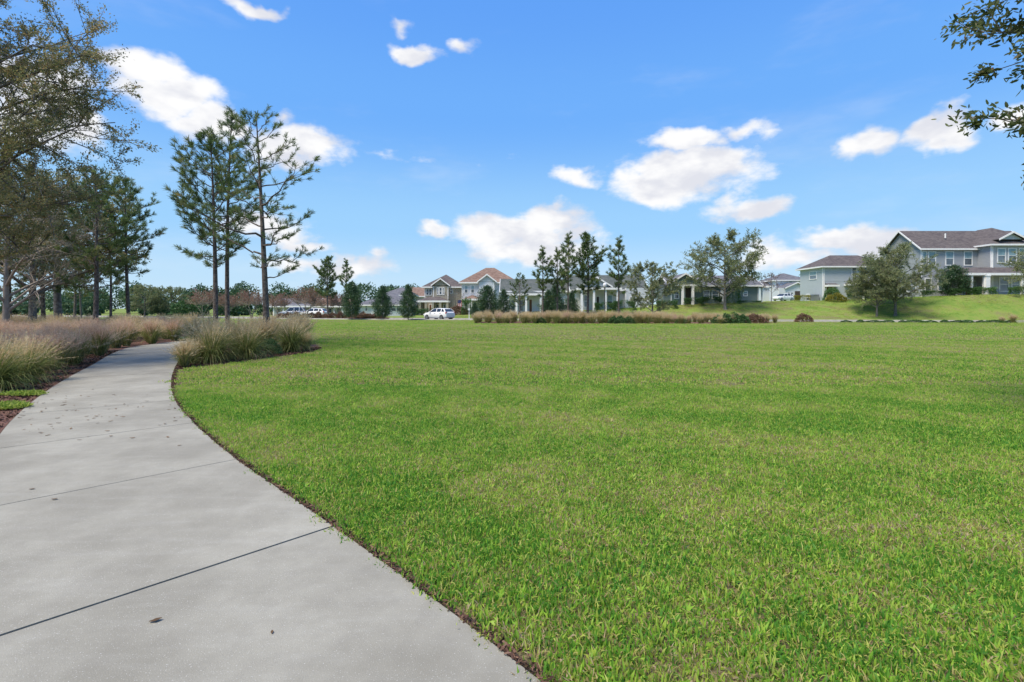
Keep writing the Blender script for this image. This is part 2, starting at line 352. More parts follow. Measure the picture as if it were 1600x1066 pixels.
# path outline
RE = catmull([(5.2, -3.6), (2.6, -.75), (.13, 1.955), (-.45, 2.57), (-1.25, 3.38), (-2.78, 4.89), (-4.15, 6.37), (-5.45, 7.9), (-6.85, 9.8), (-8.25, 11.9), (-9.75, 14.3), (-11.5, 17.0), (-12.9, 19.6), (-13.1, 21.6), (-12.3, 22.8), (-11.2, 23.7)], 12)
RE, REs = resample(RE, .15)
tg = np.gradient(RE, axis=0); tg /= np.linalg.norm(tg, axis=1)[:, None]
NL = np.stack([-tg[:, 1], tg[:, 0]], 1)      # left of the walking direction
PW = 1.85
wid = np.interp(RE[:, 1], [8, 20, 23], [1.85, 2.0, 2.2])
LE = RE+NL*wid[:, None]
PATHPOLY = [tuple(p) for p in RE]+[tuple(p) for p in LE[::-1]]
xs = np.concatenate([[-2600, -1200, -600, -300, -180], np.arange(-130, 151, 2.5), [180, 300, 600, 1200, 2600]])
ys = np.concatenate([[-600, -200, -60, -20], np.arange(-10, 141, 2.0), [170, 220, 300, 500, 900, 1600, 3500]])
X, Y = np.meshgrid(xs, ys); Z = hgt(X.ravel(), Y.ravel()).reshape(X.shape)
nx, ny = len(xs), len(ys); i = np.arange(nx-1)[None, :]+np.arange(ny-1)[:, None]*nx; i = i.ravel()
tag(link('ground', mesh_np('ground', np.stack([X.ravel(), Y.ravel(), Z.ravel()], 1), [np.stack([i, i+1, i+1+nx, i+nx], 1)], M['ground'], smooth=True)), kind='structure')

def ribbon(P2, w0, w1, dz, step=1.0, thick=0):
    P, _ = resample(np.array(P2), step); g = np.gradient(P, axis=0); g /= np.linalg.norm(g, axis=1)[:, None]; n = np.stack([-g[:, 1], g[:, 0]], 1)
    A = P+n*w0; B = P+n*w1; za = hgt(A[:, 0], A[:, 1])+dz; zb = hgt(B[:, 0], B[:, 1])+dz
    V = np.concatenate([np.c_[A, za], np.c_[B, zb]]); k = len(P); j = np.arange(k-1)
    fs = [np.stack([j, j+1, j+1+k, j+k], 1)]
    if thick:
        V = np.concatenate([V, V-[0, 0, thick]]); fs += [np.stack([j, j+2*k, j+1+2*k, j+1], 1), np.stack([j+k, j+1+k, j+1+3*k, j+3*k], 1)]
    return V, fs
V, fs = ribbon(ROAD, -3.0, 3.0, .012); tag(link('road', mesh_np('road', V, fs, M['asphalt'])), kind='structure')
for s0, s1, nm in ((-3.25, -3.0, 'kerb'), (3.0, 3.25, 'kerb')):
    V, fs = ribbon(ROAD, s0, s1, .13, thick=.2); tag(link(nm, mesh_np(nm, V, fs, M['kerb'])), kind='structure')
# a second footpath far behind the left bed
V, fs = ribbon(catmull([(-60, 30), (-45, 32), (-33, 33.5), (-25, 33.2), (-18, 31)], 8), -.9, .9, .035, thick=.08)
tag(link('footpath', mesh_np('footpath', V, fs, M['concrete'])), kind='structure')

# ------------------------------------------------------------------ the path: one slab after another
path = tag(empty('path'), kind='structure')
s_anchor = REs[np.argmin(np.linalg.norm(RE-np.array([-1.25, 3.36]), axis=1))]
cuts = [s_anchor+k*2.12 for k in range(-4, 14)]; cuts = [0]+[c for c in cuts if 0.3 < c < REs[-1]-.3]+[REs[-1]]
rs = random.Random(3)
def edge(s):
    return (np.array([np.interp(s, REs, RE[:, 0]), np.interp(s, REs, RE[:, 1])]), np.array([np.interp(s, REs, LE[:, 0]), np.interp(s, REs, LE[:, 1])]))
for a, b_ in zip(cuts[:-1], cuts[1:]):
    n = 8; ss = np.linspace(a+.006, b_-.006, n+1); top = rs.uniform(-.002, .002); tilt = rs.uniform(-.002, .002)
    rings = []
    for k, s in enumerate(ss):
        p, q = edge(s); d = (q-p)/np.linalg.norm(q-p); z = top+tilt*(k/n-.5)
        e = .007 if k in (0, n) else 0
        rings.append([(*p, -.11), (*p, z-.008), (*(p+d*.008), z-e), (*(q-d*.008), z-e), (*q, z-.008), (*q, -.11)])
    # soft edge at both ends of the slab
    V = []; 
    for r_ in rings: V += r_
    F_ = []
    for k in range(n):
        for j in range(5): F_.append((k*6+j, (k+1)*6+j, (k+1)*6+j+1, k*6+j+1))
    me = bpy.data.meshes.new('slab'); me.from_pydata(V, [], F_+[(0, 1, 2, 3, 4, 5), tuple(n*6+j for j in (5, 4, 3, 2, 1, 0))])
    me.materials.append(M['concrete']); me.update(); link('slab', me, path)

# ------------------------------------------------------------------ beds
def near_edge(sy, side):           # a point on the path's left (or right) edge at depth sy
    E = LE if side == 'L' else RE
    k = np.where((E[:, 1] > -1) & (np.arange(len(E)) < len(E)*.72))[0]; return np.interp(sy, E[k, 1], E[k, 0])
kk = [j for j in range(len(LE)) if 1.0 < LE[j, 1] and REs[j] < 34]
LEp = [tuple(LE[j]+NL[j]*.01) for j in kk[::4]]
BED_L = LEp[:]+[(-16.5, 24.0), (-19, 29), (-24, 33), (-40, 32), (-40, 10), (-14, 1)]
BED_L = [p for p in BED_L if not (p[1] > 22.4 and p[0] > -15.2)]
BED_M = [(-8.45, 12.15), (-7.9, 13.2), (-7.3, 14.8), (-6.9, 16.6), (-7.2, 18.4), (-8.0, 20.2), (-9.6, 21.8), (-11.4, 22.3)]+[tuple(RE[j]+NL[j]*-.02) for j in range(len(RE)-1, 0, -3) if 12.3 < RE[j, 1] < 21.8 and REs[j] < 32]
BED_F = [(at(742, 50), 49.2), (at(800, 49), 48.4), (at(880, 48), 48.0), (at(980, 47), 47.6), (at(1080, 47.5), 47.6), (at(1160, 48), 48.0), (at(1222, 48.5), 49.5), (at(1222, 52), 53), (at(1100, 54), 54.5), (at(950, 56), 56), (at(800, 58), 57.5), (at(742, 57), 56)]
BED_B = [(-36, 71), (-22, 66.3), (-18, 66.2), (-18, 68), (-24, 69.5), (-36, 73)]
def sheet(name, poly, dz, m):
    me = bpy.data.meshes.new(name); me.from_pydata([(x, y, float(hgt(x, y))+dz) for x, y in poly], [], [tuple(range(len(poly)))])
    me.materials.append(m); me.update(); o = link(name, me); return tag(o, kind='structure')
for nm, poly in (('left_mulch_bed', BED_L), ('middle_mulch_bed', BED_M), ('far_mulch_bed', BED_F)):
    sheet('mulch_bed', poly, .016, M['mulch'])
# bare soil edge between path and lawn (rough strip)
k = (RE[:, 1] > -2) & (REs < REs[-1]); Er = RE[k]; Nn = NL[k]; n = len(Er)
A = Er-Nn*.0; Bo = Er-Nn*(.035+.03*np.random.default_rng(1).random(n))[:, None]
V = np.concatenate([np.c_[A, np.full(n, -.02)], np.c_[Bo, np.full(n, -.012)]]); j = np.arange(n-1)
tag(link('soil_edge', mesh_np('soil_edge', V, [np.stack([j, j+1, j+1+n, j+n], 1)], M['soil'])), kind='structure')

# chips and crumbs of bark: on the beds near the path and along the lawn edge
def chips(name, pts, size, label, seed, m):
    g = np.random.default_rng(seed); n = len(pts); d = g.normal(size=(n, 3))*[1, 1, .35]; d /= np.linalg.norm(d, axis=1)[:, None]
    r_ = g.normal(size=(n, 3)); s_ = np.cross(d, r_); s_ /= np.linalg.norm(s_, axis=1)[:, None]; up = np.cross(d, s_)
    L = size*g.uniform(.5, 1.6, n)[:, None]; w_ = L*g.uniform(.2, .45, n)[:, None]; P = np.asarray(pts)
    V = np.stack([P-d*L/2-s_*w_/2, P+d*L/2-s_*w_*.3, P+d*L/2+s_*w_*.4, P-d*L/2+s_*w_/2, P+up*w_*.5], 1).reshape(-1, 3)
    b = np.arange(n)*5; T = np.concatenate([np.stack([b, b+1, b+4], 1), np.stack([b+1, b+2, b+4], 1), np.stack([b+2, b+3, b+4], 1), np.stack([b+3, b, b+4], 1)])
    return tag(link(name, mesh_np(name, V, [T], m, tint=np.repeat(g.random(n), 5))), label, 'mulch', kind='stuff')
g = np.random.default_rng(4); pts = []
for (poly, nn, bb) in ((BED_L, 26000, (-17, -4, 3, 22)), (BED_M, 9000, (-14, -6.8, 12, 19))):
    x = g.uniform(bb[0], bb[1], nn*3); y = g.uniform(bb[2], bb[3], nn*3)
    near = np.abs(x-near_edge(y, 'L' if poly is BED_L else 'R')) < (1.9 if poly is BED_L else 9)
    ok = inpoly(x, y, poly) & near; x = x[ok][:nn]; y = y[ok][:nn]; pts.append(np.c_[x, y, np.full(len(x), -.01)+g.random(len(x))*.02])
chips('bark_mulch', np.concatenate(pts), .05, 'dark red-brown bark mulch chips covering the planting beds beside the path', 2, M['chips'])
k2 = np.where((RE[:, 1] > 1) & (RE[:, 1] < 15) & (REs < 26))[0]; jj = g.choice(k2, 5200); o_ = -np.abs(g.normal(0, .035, 5200))+.012
P = RE[jj]+tg[jj]*g.uniform(-.08, .08, 5200)[:, None]+NL[jj]*o_[:, None]
chips('soil_crumbs', np.c_[P, np.where(o_ > 0, .003, -.008)+g.random(5200)*.01], .022, 'dark crumbly soil and bark bits in the mown edge between path and lawn', 3, M['chips'])['category'] = 'soil'

# ------------------------------------------------------------------ buildings
class House:
    """facade towards the camera along local +x; px/py values are read off the photograph at the facade's own depth"""
    def __init__(s, name, label, cat, px0, Y, base, group=None, rz=0):
        s.X0 = at(px0, Y); s.Y = Y; s.base = base
        s.o = tag(empty(name, (s.X0, Y, base), rz), label, cat, group)
    def x(s, px, dy=0): return (px-800)/F*(s.Y+dy)-s.X0
    def z(s, py, dy=0): return CH+(HZ-py)/F*(s.Y+dy)-s.base
    def block(s, x0, x1, y0, y1, z0, z1, m, name='wall', corner=True):
        b = MB(); b.box(x0, x1, y0, y1, z0, z1); w_ = b.build(name, M[m], s.o)
        if corner:
            for cx in (x0, x1):
                c = MB(); c.box(cx-.07, cx+.07, y0-.03, y0+.09, z0, z1-.01); c.build('corner_board', M['trim'], w_)
        return w_
    def slab(s, quad, th, m, name='roof', par=None):
        """sloping roof plane(s): list of polygons, thickened downwards"""
        b = MB()
        for q in quad:
            n = len(q); b.add(list(q)+[(p[0], p[1], p[2]-th) for p in q], [tuple(range(n)), tuple(range(2*n-1, n-1, -1))]+[(i, n+i, n+(i+1) % n, (i+1) % n) for i in range(n)])
        return b.build(name, M[m], par or s.o)
    def fascia(s, x0, x1, y0, y1, z, par, h=.2):
        b = MB(); t_ = .04
        b.box(x0-t_, x1+t_, y0-t_, y0, z-h, z+.02); b.box(x0-t_, x1+t_, y1, y1+t_, z-h, z+.02)
        b.box(x0-t_, x0, y0, y1, z-h, z+.02); b.box(x1, x1+t_, y0, y1, z-h, z+.02)
        b.box(x0, x1, y0, y1, z-h+.02, z-h+.05)
        return b.build('fascia', M['trim'], par)
    def hip(s, x0, x1, y0, y1, z, zr, m, ov=.4, rl=None):
        x0 -= ov; x1 += ov; y0 -= ov; y1 += ov; d = (y1-y0)/2 if rl is None else rl; ym = (y0+y1)/2
        if (x1-x0) >= (y1-y0): A, B = (x0+d, ym, zr), (x1-d, ym, zr); 
        else:
            xm = (x0+x1)/2; dd = (x1-x0)/2; A, B = (xm, y0+dd, zr), (xm, y1-dd, zr)
            r = s.slab([[(x0, y0, z), (x1, y0, z), A], [(x1, y0, z), (x1, y1, z), B, A], [(x1, y1, z), (x0, y1, z), B], [(x0, y1, z), (x0, y0, z), A, B]], .06, m); s.fascia(x0, x1, y0, y1, z-.04, r); return r
        r = s.slab([[(x0, y0, z), (x1, y0, z), B, A], [(x1, y0, z), (x1, y1, z), B], [(x1, y1, z), (x0, y1, z), A, B], [(x0, y1, z), (x0, y0, z), A]], .06, m)
        s.fascia(x0, x1, y0, y1, z-.04, r); return r
    def gable_x(s, x0, x1, y0, y1, z, zr, m, wm, ov=.4):
        """ridge along x; gables on the left and right ends"""
        ym = (y0+y1)/2; k = (zr-z)/((y1-y0)/2+ov); a, b_ = y0-ov, y1+ov
        r = s.slab([[(x0-ov, a, z), (x1+ov, a, z), (x1+ov, ym, zr), (x0-ov, ym, zr)], [(x1+ov, b_, z), (x0-ov, b_, z), (x0-ov, ym, zr), (x1+ov, ym, zr)]], .1, m)
        g = MB()
        for X_ in (x0, x1-.1):
            g = MB(); g.add([(X_, y0, z-.02), (X_, y1, z-.02), (X_, ym, zr-.14), (X_+.1, y0, z-.02), (X_+.1, y1, z-.02), (X_+.1, ym, zr-.14)], [(0, 2, 1), (3, 4, 5), (0, 1, 4, 3), (1, 2, 5, 4), (2, 0, 3, 5)])
            g.build('gable', M[wm], s.o)
        t_ = MB(); t_.box(x0-ov, x1+ov, a-.05, a, z-.2, z+.02)
        for X_ in (x0-ov-.06, x1+ov): 
            for e in (a, b_): t_.add([(X_, e, z+.02), (X_+.06, e, z+.02), (X_+.06, ym, zr+.03), (X_, ym, zr+.03), (X_, e, z-.22), (X_+.06, e, z-.22), (X_+.06, ym, zr-.2), (X_, ym, zr-.2)], [(0, 1, 2, 3), (4, 7, 6, 5), (0, 4, 5, 1), (1, 5, 6, 2), (2, 6, 7, 3), (3, 7, 4, 0)])
        t_.build('fascia', M['trim'], r); return r
    def gable_y(s, x0, x1, y0, y1, z, zr, m, wm, ov=.4, name='gable_roof', wall=True):
        """ridge along y; gable faces the street"""
        xm = (x0+x1)/2; a, b_ = x0-ov, x1+ov; f = y0-ov
        r = s.slab([[(a, y1, z), (a, f, z), (xm, f, zr), (xm, y1, zr)], [(b_, f, z), (b_, y1, z), (xm, y1, zr), (xm, f, zr)]], .09, m, name)
        if wall:
            g = MB(); g.add([(x0, y0, z-.02), (x1, y0, z-.02), (xm, y0, zr-.12), (x0, y0+.12, z-.02), (x1, y0+.12, z-.02), (xm, y0+.12, zr-.12)], [(0, 1, 2), (3, 5, 4), (0, 3, 4, 1), (1, 4, 5, 2), (2, 5, 3, 0)])
            g.build('gable', M[wm], s.o)
        t_ = MB()
        for e in (a, b_): t_.add([(e, f-.05, z+.03), (xm, f-.05, zr+.04), (xm, f-.05, zr-.2), (e, f-.05, z-.21), (e, f, z+.03), (xm, f, zr+.04), (xm, f, zr-.2), (e, f, z-.21)], [(0, 1, 2, 3), (4, 7, 6, 5), (0, 4, 5, 1), (1, 5, 6, 2), (2, 6, 7, 3), (3, 7, 4, 0)])
        t_.build('bargeboard', M['trim'], r); return r
    def window(s, x0, x1, z0, z1, y, split=True, glass='glass', side=None, mull=0, trim='trim'):
        """y: plane of the wall; side='L'/'R' puts it on a side wall (x0,x1 are then depths, y the wall's x)"""
        def bx(b, a0, a1, d0, d1, c0, c1):
            if side is None: b.box(a0, a1, y+d0, y+d1, c0, c1)
            elif side == 'L': b.box(y+d0, y+d1, a0, a1, c0, c1)
            else: b.box(y-d1, y-d0, a0, a1, c0, c1)
        t_ = .11; b = MB()
        bx(b, x0-t_, x0, -.06, .02, z0-t_, z1+t_); bx(b, x1, x1+t_, -.06, .02, z0-t_, z1+t_); bx(b, x0, x1, -.06, .02, z1, z1+t_); bx(b, x0, x1, -.075, .02, z0-t_, z0)
        w_ = b.build('window', M[trim], s.o)
        if split:
            q = MB(); bx(q, x0, x1, -.045, -.012, (z0+z1)/2-.035, (z0+z1)/2+.035); q.build('sash_bar', M['trim'], w_)
        for k in range(mull):
            xc = x0+(x1-x0)*(k+1)/(mull+1); q = MB(); bx(q, xc-.06, xc+.06, -.055, -.01, z0, z1); q.build('mullion', M['trim'], w_)
        p = MB(); zm = (z0+z1)/2
        bx(p, x0, x1, -.012, .02, z0, zm); o1 = p.build('pane', M['glass'], w_)
        p = MB(); bx(p, x0, x1, -.018, .02, zm, z1); p.build('pane', M[glass], w_)
        return w_
    def door(s, x0, x1, z0, z1, y, m):
        b = MB(); t_ = .12; b.box(x0-t_, x0, y-.05, y+.02, z0, z1+t_); b.box(x1, x1+t_, y-.05, y+.02, z0, z1+t_); b.box(x0, x1, y-.05, y+.02, z1, z1+t_)
        f = b.build('door_frame', M['trim'], s.o)
        d = MB(); d.box(x0, x1, y-.03, y+.02, z0, z1)
        w_ = x1-x0
        for (a, c) in ((.08, .4), (.48, .92)):
            d.box(x0+w_*.15, x0+w_*.45, y-.045, y-.03, z0+(z1-z0)*a, z0+(z1-z0)*c); d.box(x0+w_*.55, x0+w_*.85, y-.045, y-.03, z0+(z1-z0)*a, z0+(z1-z0)*c)
        dd = d.build('door', M[m], s.o); h = MB(); h.rod((x1-.1, y-.03, z0+1), (x1-.1, y-.09, z0+1), .03); h.build('door_handle', M['metal'], dd)
    def columns(s, xs_, y, z0, z1, w_=.28, m='trim'):
        for c in xs_:
            b = MB(); b.box(c-w_/2, c+w_/2, y-w_/2, y+w_/2, z0+.2, z1-.15); b.box(c-w_*.65, c+w_*.65, y-w_*.65, y+w_*.65, z0, z0+.2); b.box(c-w_*.6, c+w_*.6, y-w_*.6, y+w_*.6, z1-.15, z1)
            b.build('column', M[m], s.o)
    def porch_roof(s, x0, x1, y0, y1, z, z1, m, hipped=True):
        i = (y1-y0)*.8 if hipped else 0
        q = [[(x0, y0, z), (x1, y0, z), (x1-i, y1, z1), (x0+i, y1, z1)]]
        if hipped: q += [[(x0, y1, z), (x0, y0, z), (x0+i, y1, z1)], [(x1, y0, z), (x1, y1, z), (x1-i, y1, z1)]]
        r = s.slab(q, .05, m, 'porch_roof'); b = MB(); b.box(x0-.04, x1+.04, y0-.04, y0, z-.28, z+.02); b.box(x0-.04, x0, y0, y1, z-.28, z+.02); b.box(x1, x1+.04, y0, y1, z-.28, z+.02); b.box(x0, x1, y0+.0, y1, z-.26, z-.2)
        b.build('porch_beam', M['trim'], r); return r
    def floor(s, x0, x1, y0, y1, z0, z1, steps=None, m='kerb'):
        b = MB(); b.box(x0, x1, y0, y1, z0, z1); b.build('porch_floor', M[m], s.o)
        if steps:
            for k in range(3):
                b = MB(); b.box(steps[0], steps[1], y0-.32*(k+1), y0-.32*k-.002, z0-.5, z1-.16*(k+1)); b.build('step', M['brick'], s.o)
    def vent(s, x_, y, z_):
        b = MB(); b.rod((x_, y, z_-.2), (x_, y, z_+.45), .09, n=8); b.build('vent_pipe', M['trim'], s.o)
    def downpipe(s, x_, y, z0, z1):
        b = MB(); b.box(x_-.05, x_+.05, y-.1, y-.035, z0, z1-.3); b.rod((x_, y-.07, z1-.32), (x_, y-.4, z1-.02), .045, n=6); b.build('downpipe', M['trim'], s.o)

# right: large blue-grey two-storey house
h = House('two_storey_house', 'large blue-grey two-storey house with dark roof, white trim and covered porch at the right edge', 'house', 1440, 67.5, 3.1)
ez, rz_ = h.z(389), h.z(361, 3.5); xr = h.x(1548)
h.block(0, xr+6, 0, 7.0, -1.5, ez, 's_grey'); h.gable_x(0, xr+6, 0, 7.0, ez, rz_, 'r_dark', 's_board')
bx0, bx1 = h.x(1549, -2), h.x(1640, -2); ez2 = h.z(381.5, -2)
h.block(bx0, bx1, -2, 3, -1.5, ez2, 's_grey'); h.hip(bx0, bx1, -2, 8, ez2, h.z(358, 3), 'r_dark', .45)
h.gable_y(h.x(1560, -2), h.x(1597, -2), -2.1, 2.5, h.z(374, -2), h.z(362.5, -2), 'r_dark', 's_grey2', .35)
zz = (h.z(414), h.z(394))
for a, b_ in ((1442, 1447), (1451, 1461), (1478, 1489), (1507, 1518)): h.window(h.x(a), h.x(b_), zz[0], zz[1], 0, glass='blind')
for a, b_ in ((1559, 1570), (1576, 1587), (1593, 1604)): h.window(h.x(a, -2), h.x(b_, -2), h.z(410, -2), h.z(389, -2), -2, glass='blind')
pz = h.z(427, -4); h.porch_roof(h.x(1507, -4), bx1+.3, -4.2, -.02 if False else -2.02, pz, h.z(417, -3), 'r_dark')
h.porch_roof(h.x(1508, -2)+.0, bx0-.05, -2.02, -.02, pz+.05, pz+.75, 'r_dark', False)
h.columns([h.x(1541, -4)], -4, .15, pz-.25, .55); h.columns([h.x(1518, -4), h.x(1597, -4)], -4, .15, pz-.25, .22)
h.floor(h.x(1507, -4), bx1, -4.2, -.02, -2.0, .15, (h.x(1597, -4), h.x(1620, -4)))
h.door(h.x(1508), h.x(1516), .2, 2.35, -.0, 'door_red'); h.window(h.x(1530), h.x(1537), .9, 2.5, 0)
h.window(h.x(1562, -2), h.x(1575, -2), .75, 2.55, -2.0); h.window(h.x(1581, -2), h.x(1592, -2), .75, 2.55, -2.0)
h.window(h.x(1446), h.x(1454), .9, 2.5, 0); h.window(h.x(1466), h.x(1474), .9, 2.5, 0)
h.window(h.x(1462, 0)*0+1.0, 2.4, ez*.12, ez*.36, 0.0, side='L')
h.vent(h.x(1477, 1.5), 1.5, h.z(370, 1.5)); h.downpipe(bx0+.12, -2, 0, ez2); h.downpipe(h.x(1537, -4), -4, .2, pz)

# grey-blue two-storey house with the red door
h = House('two_storey_house', 'plain blue-grey two-storey house with a small red side door and a dark hip roof', 'house', 1286, 78, 2.6)
w_ = h.x(1392); ez = h.z(416)
h.block(0, w_, 0, 6.2, -.6, ez, 's_grey2'); h.hip(0, w_, 0, 6.2, ez, h.z(399, 3), 'r_dark', .5)
b = MB(); b.box(-.015, w_*1.0, -.02, 0.0, h.z(440), h.z(440)+.2); b.build('belt_board', M['s_grey2'], h.o)
h.window(h.x(1331.5), h.x(1338), h.z(431), h.z(419), 0); h.window(h.x(1344), h.x(1354), h.z(431), h.z(419), 0, mull=1, glass='blind')
h.window(1.7, 3.4, ez-1.9, ez-.75, 0, side='L', glass='blind'); h.window(3.6, 4.4, .3, 1.2, 0, side='L', glass='blind')
h.door(h.x(1291.5), h.x(1300.5), h.z(466), h.z(448.5), 0, 'door_red')
h.porch_roof(h.x(1289), h.x(1306), -.9, -.01, h.z(445.6), h.z(443), 'r_dark', False)
b = MB(); b.box(h.x(1304.2), h.x(1305.6), -.12, -.01, h.z(453.5), h.z(451)); b.build('wall_lamp', M['metal'], h.o)
h.porch_roof(h.x(1319), w_+1.5, -1.6, -.01, h.z(444), h.z(438), 'r_dark'); h.columns([h.x(1349, -1.4), w_+.9], -1.4, -.5, h.z(444)-.2, .22)
h.window(h.x(1350), h.x(1358), .3, 1.9, 0); h.window(h.x(1366), h.x(1374), .3, 1.9, 0); h.downpipe(.16, 0, -.3, ez)

# distant white two-storey house between them
h = House('two_storey_house', 'distant white two-storey house with grey roofs and a garage, seen past the sage cottage', 'house', 1212, 112, 3.0)
h.block(0, h.x(1262), 0, 7, -.6, h.z(437.5), 's_white'); h.hip(0, h.x(1262), 0, 7, h.z(437.5), h.z(427, 3), 'r_grey', .5)
h.window(h.x(1233), h.x(1238), h.z(445), h.z(439.5), 0, glass='blind')
h.block(h.x(1217, -4), h.x(1262, -4), -4, -.01, -.6, h.z(450, -4), 's_white'); h.gable_y(h.x(1228, -4), h.x(1262, -4), -4, 0, h.z(450, -4), h.z(441, -4), 'r_grey', 's_white')
h.window(h.x(1231, -4), h.x(1234, -4), .9, 2, -4); h.window(h.x(1235.5, -4), h.x(1239, -4), .9, 2, -4)
b = MB(); b.box(h.x(1242, -4), h.x(1254, -4), -4.04, -3.99, -.2, h.z(455, -4)); b.build('garage_door', M['door_brown'], h.o)
h.block(h.x(1190, 2), h.x(1212, 2), 2, 6, -.6, h.z(447, 2), 's_white'); h.gable_x(h.x(1190, 2), h.x(1212, 2), 2, 6, h.z(447, 2), h.z(441, 4), 'r_grey', 's_white')
h.window(h.x(1215), h.x(1222), .6, 1.3, 0)

# sage cottage
h = House('cottage', 'single-storey sage green cottage behind the broad live oak, dark front door under a gable', 'house', 1049, 72, 1.9)
ez = h.z(446); zr = h.z(431, 4)
w_ = h.x(1185); h.block(0, w_, 0, 7, -.9, ez, 's_teal'); h.gable_x(0, w_, 0, 7, ez, zr, 'r_grey', 's_teal', .5)
h.gable_y(h.x(1046, -1.2), h.x(1095, -1.2), -1.2, 3, h.z(444, -1.2), h.z(427, -1.2), 'r_grey', 's_teal', .35)
b = MB(); b.box(h.x(1047, -1.2), h.x(1094, -1.2), -1.3, -.02, h.z(446.5, -1.2)-.05, h.z(444, -1.2)-.02); b.build('porch_beam', M['trim'], h.o)
h.columns([h.x(1067, -1.2), h.x(1083, -1.2)], -1.1, -.2, h.z(446.5, -1.2)-.05, .3)
h.door(h.x(1070.5), h.x(1079.5), -.15, h.z(449.5), 0, 'door_brown')
h.window(h.x(1100), h.x(1108), h.z(466), h.z(455), 0); h.window(h.x(1113), h.x(1122), h.z(466), h.z(455), 0); h.window(h.x(1054), h.x(1060), h.z(466), h.z(455), 0)
h.window(h.x(1162), h.x(1167), h.z(462), h.z(456), 0, glass='blind'); h.floor(h.x(1064, -1.2), h.x(1090, -1.2), -1.4, -.01, -1, -.15, (h.x(1056), h.x(1066)))
h.downpipe(h.x(1184), 0, -.2, ez); b = MB(); b.box(h.x(1125), h.x(1129), -.3, -.01, -.5, ez-.1); b.build('pilaster', M['trim'], h.o)
h.block(w_+.02, h.x(1193), 1.5, 6, -.9, ez-.5, 's_teal', corner=False)
b = MB(); b.add([(w_+.6, 0, ez-.2), (h.x(1202), 0, ez-.2), (h.x(1202), 4, ez-.1), (w_+.6, 4, ez-.1), (w_+.6, 0, ez-.35), (h.x(1202), 0, ez-.35), (h.x(1202), 4, ez-.25), (w_+.6, 4, ez-.25)], [(0, 1, 2, 3), (7, 6, 5, 4), (0, 4, 5, 1), (1, 5, 6, 2), (2, 6, 7, 3), (3, 7, 4, 0)]); b.build('carport_roof', M['trim'], h.o)
h.columns([h.x(1192)], .3, -.9, ez-.33, .18)

# white cottage with porch behind the hedge
h = House('cottage', 'small white cottage with a front gable and white porch columns behind the lamp post', 'house', 900, 73, 1.15)
ez = h.z(453); h.block(0, h.x(1003), 0, 8, -.7, ez, 's_cream'); h.gable_x(h.x(895), h.x(1008), 0, 8, ez, h.z(430, 4), 'r_green', 's_cream', .5)
gx0, gx1 = h.x(910, -2), h.x(952, -2); h.gable_y(gx0, gx1, -2.2, 2.5, h.z(448, -2), h.z(432.5, -2), 'r_green', 's_white', .4)
for c in (924, 933):
    b = MB(); xc, zc = h.x(c, -2), h.z(441, -2); b.lathe([(.0, 0), (.28, .0)], n=4); b = MB(); b.box(xc-.2, xc+.2, -2.24, -2.2, zc-.25, zc+.25); b.build('gable_vent', M['metal'], h.o)
h.porch_roof(h.x(903, -2), h.x(970, -2), -2.6, -.01, h.z(450, -2), h.z(446, -2), 'r_green')
h.columns([h.x(c, -2.3) for c in (909, 928, 946, 965)], -2.3, -.1, h.z(450, -2)-.25, .3)
h.window(h.x(913), h.x(918), .6, 2.3, 0); h.window(h.x(950), h.x(956), .6, 2.3, 0, glass='blind'); h.door(h.x(932), h.x(936), -.1, 2.1, 0, 'door_brown')
h.floor(h.x(903, -2), h.x(970, -2), -2.5, -.01, -1, -.1, (h.x(918, -2), h.x(928, -2)))
h.block(h.x(978, -1), h.x(1012, -1), -1, 5, -.8, h.z(450, -1), 's_white'); h.window(h.x(985, -1), h.x(990, -1), .8, 2, -1)
# cottage left of it, mostly behind trees
h = House('cottage', 'white cottage with a brown front door and slim porch columns, half hidden behind pines', 'house', 786, 75, .85)
h.block(0, h.x(893), 0, 8, -.7, h.z(455), 's_white'); h.gable_x(0, h.x(893), 0, 8, h.z(455), h.z(436, 4), 'r_green', 's_white', .5)
h.porch_roof(h.x(788, -2), h.x(850, -2), -2.6, -.01, h.z(459, -2), h.z(453, -2), 'r_green'); h.columns([h.x(c, -2.3) for c in (794, 807, 822, 845)], -2.3, -.3, h.z(459, -2)-.25, .3)
h.floor(h.x(788, -2), h.x(850, -2), -2.5, -.01, -1, -.3, (h.x(805, -2), h.x(811, -2)))
h.window(h.x(799), h.x(804), .3, 1.9, 0); h.window(h.x(812), h.x(817), .3, 1.9, 0); h.door(h.x(827), h.x(831), -.3, 2.0, 0, 'door_wood'); h.window(h.x(858), h.x(864), .5, 2.1, 0); h.window(h.x(876), h.x(882), .5, 2.1, 0, glass='blind')

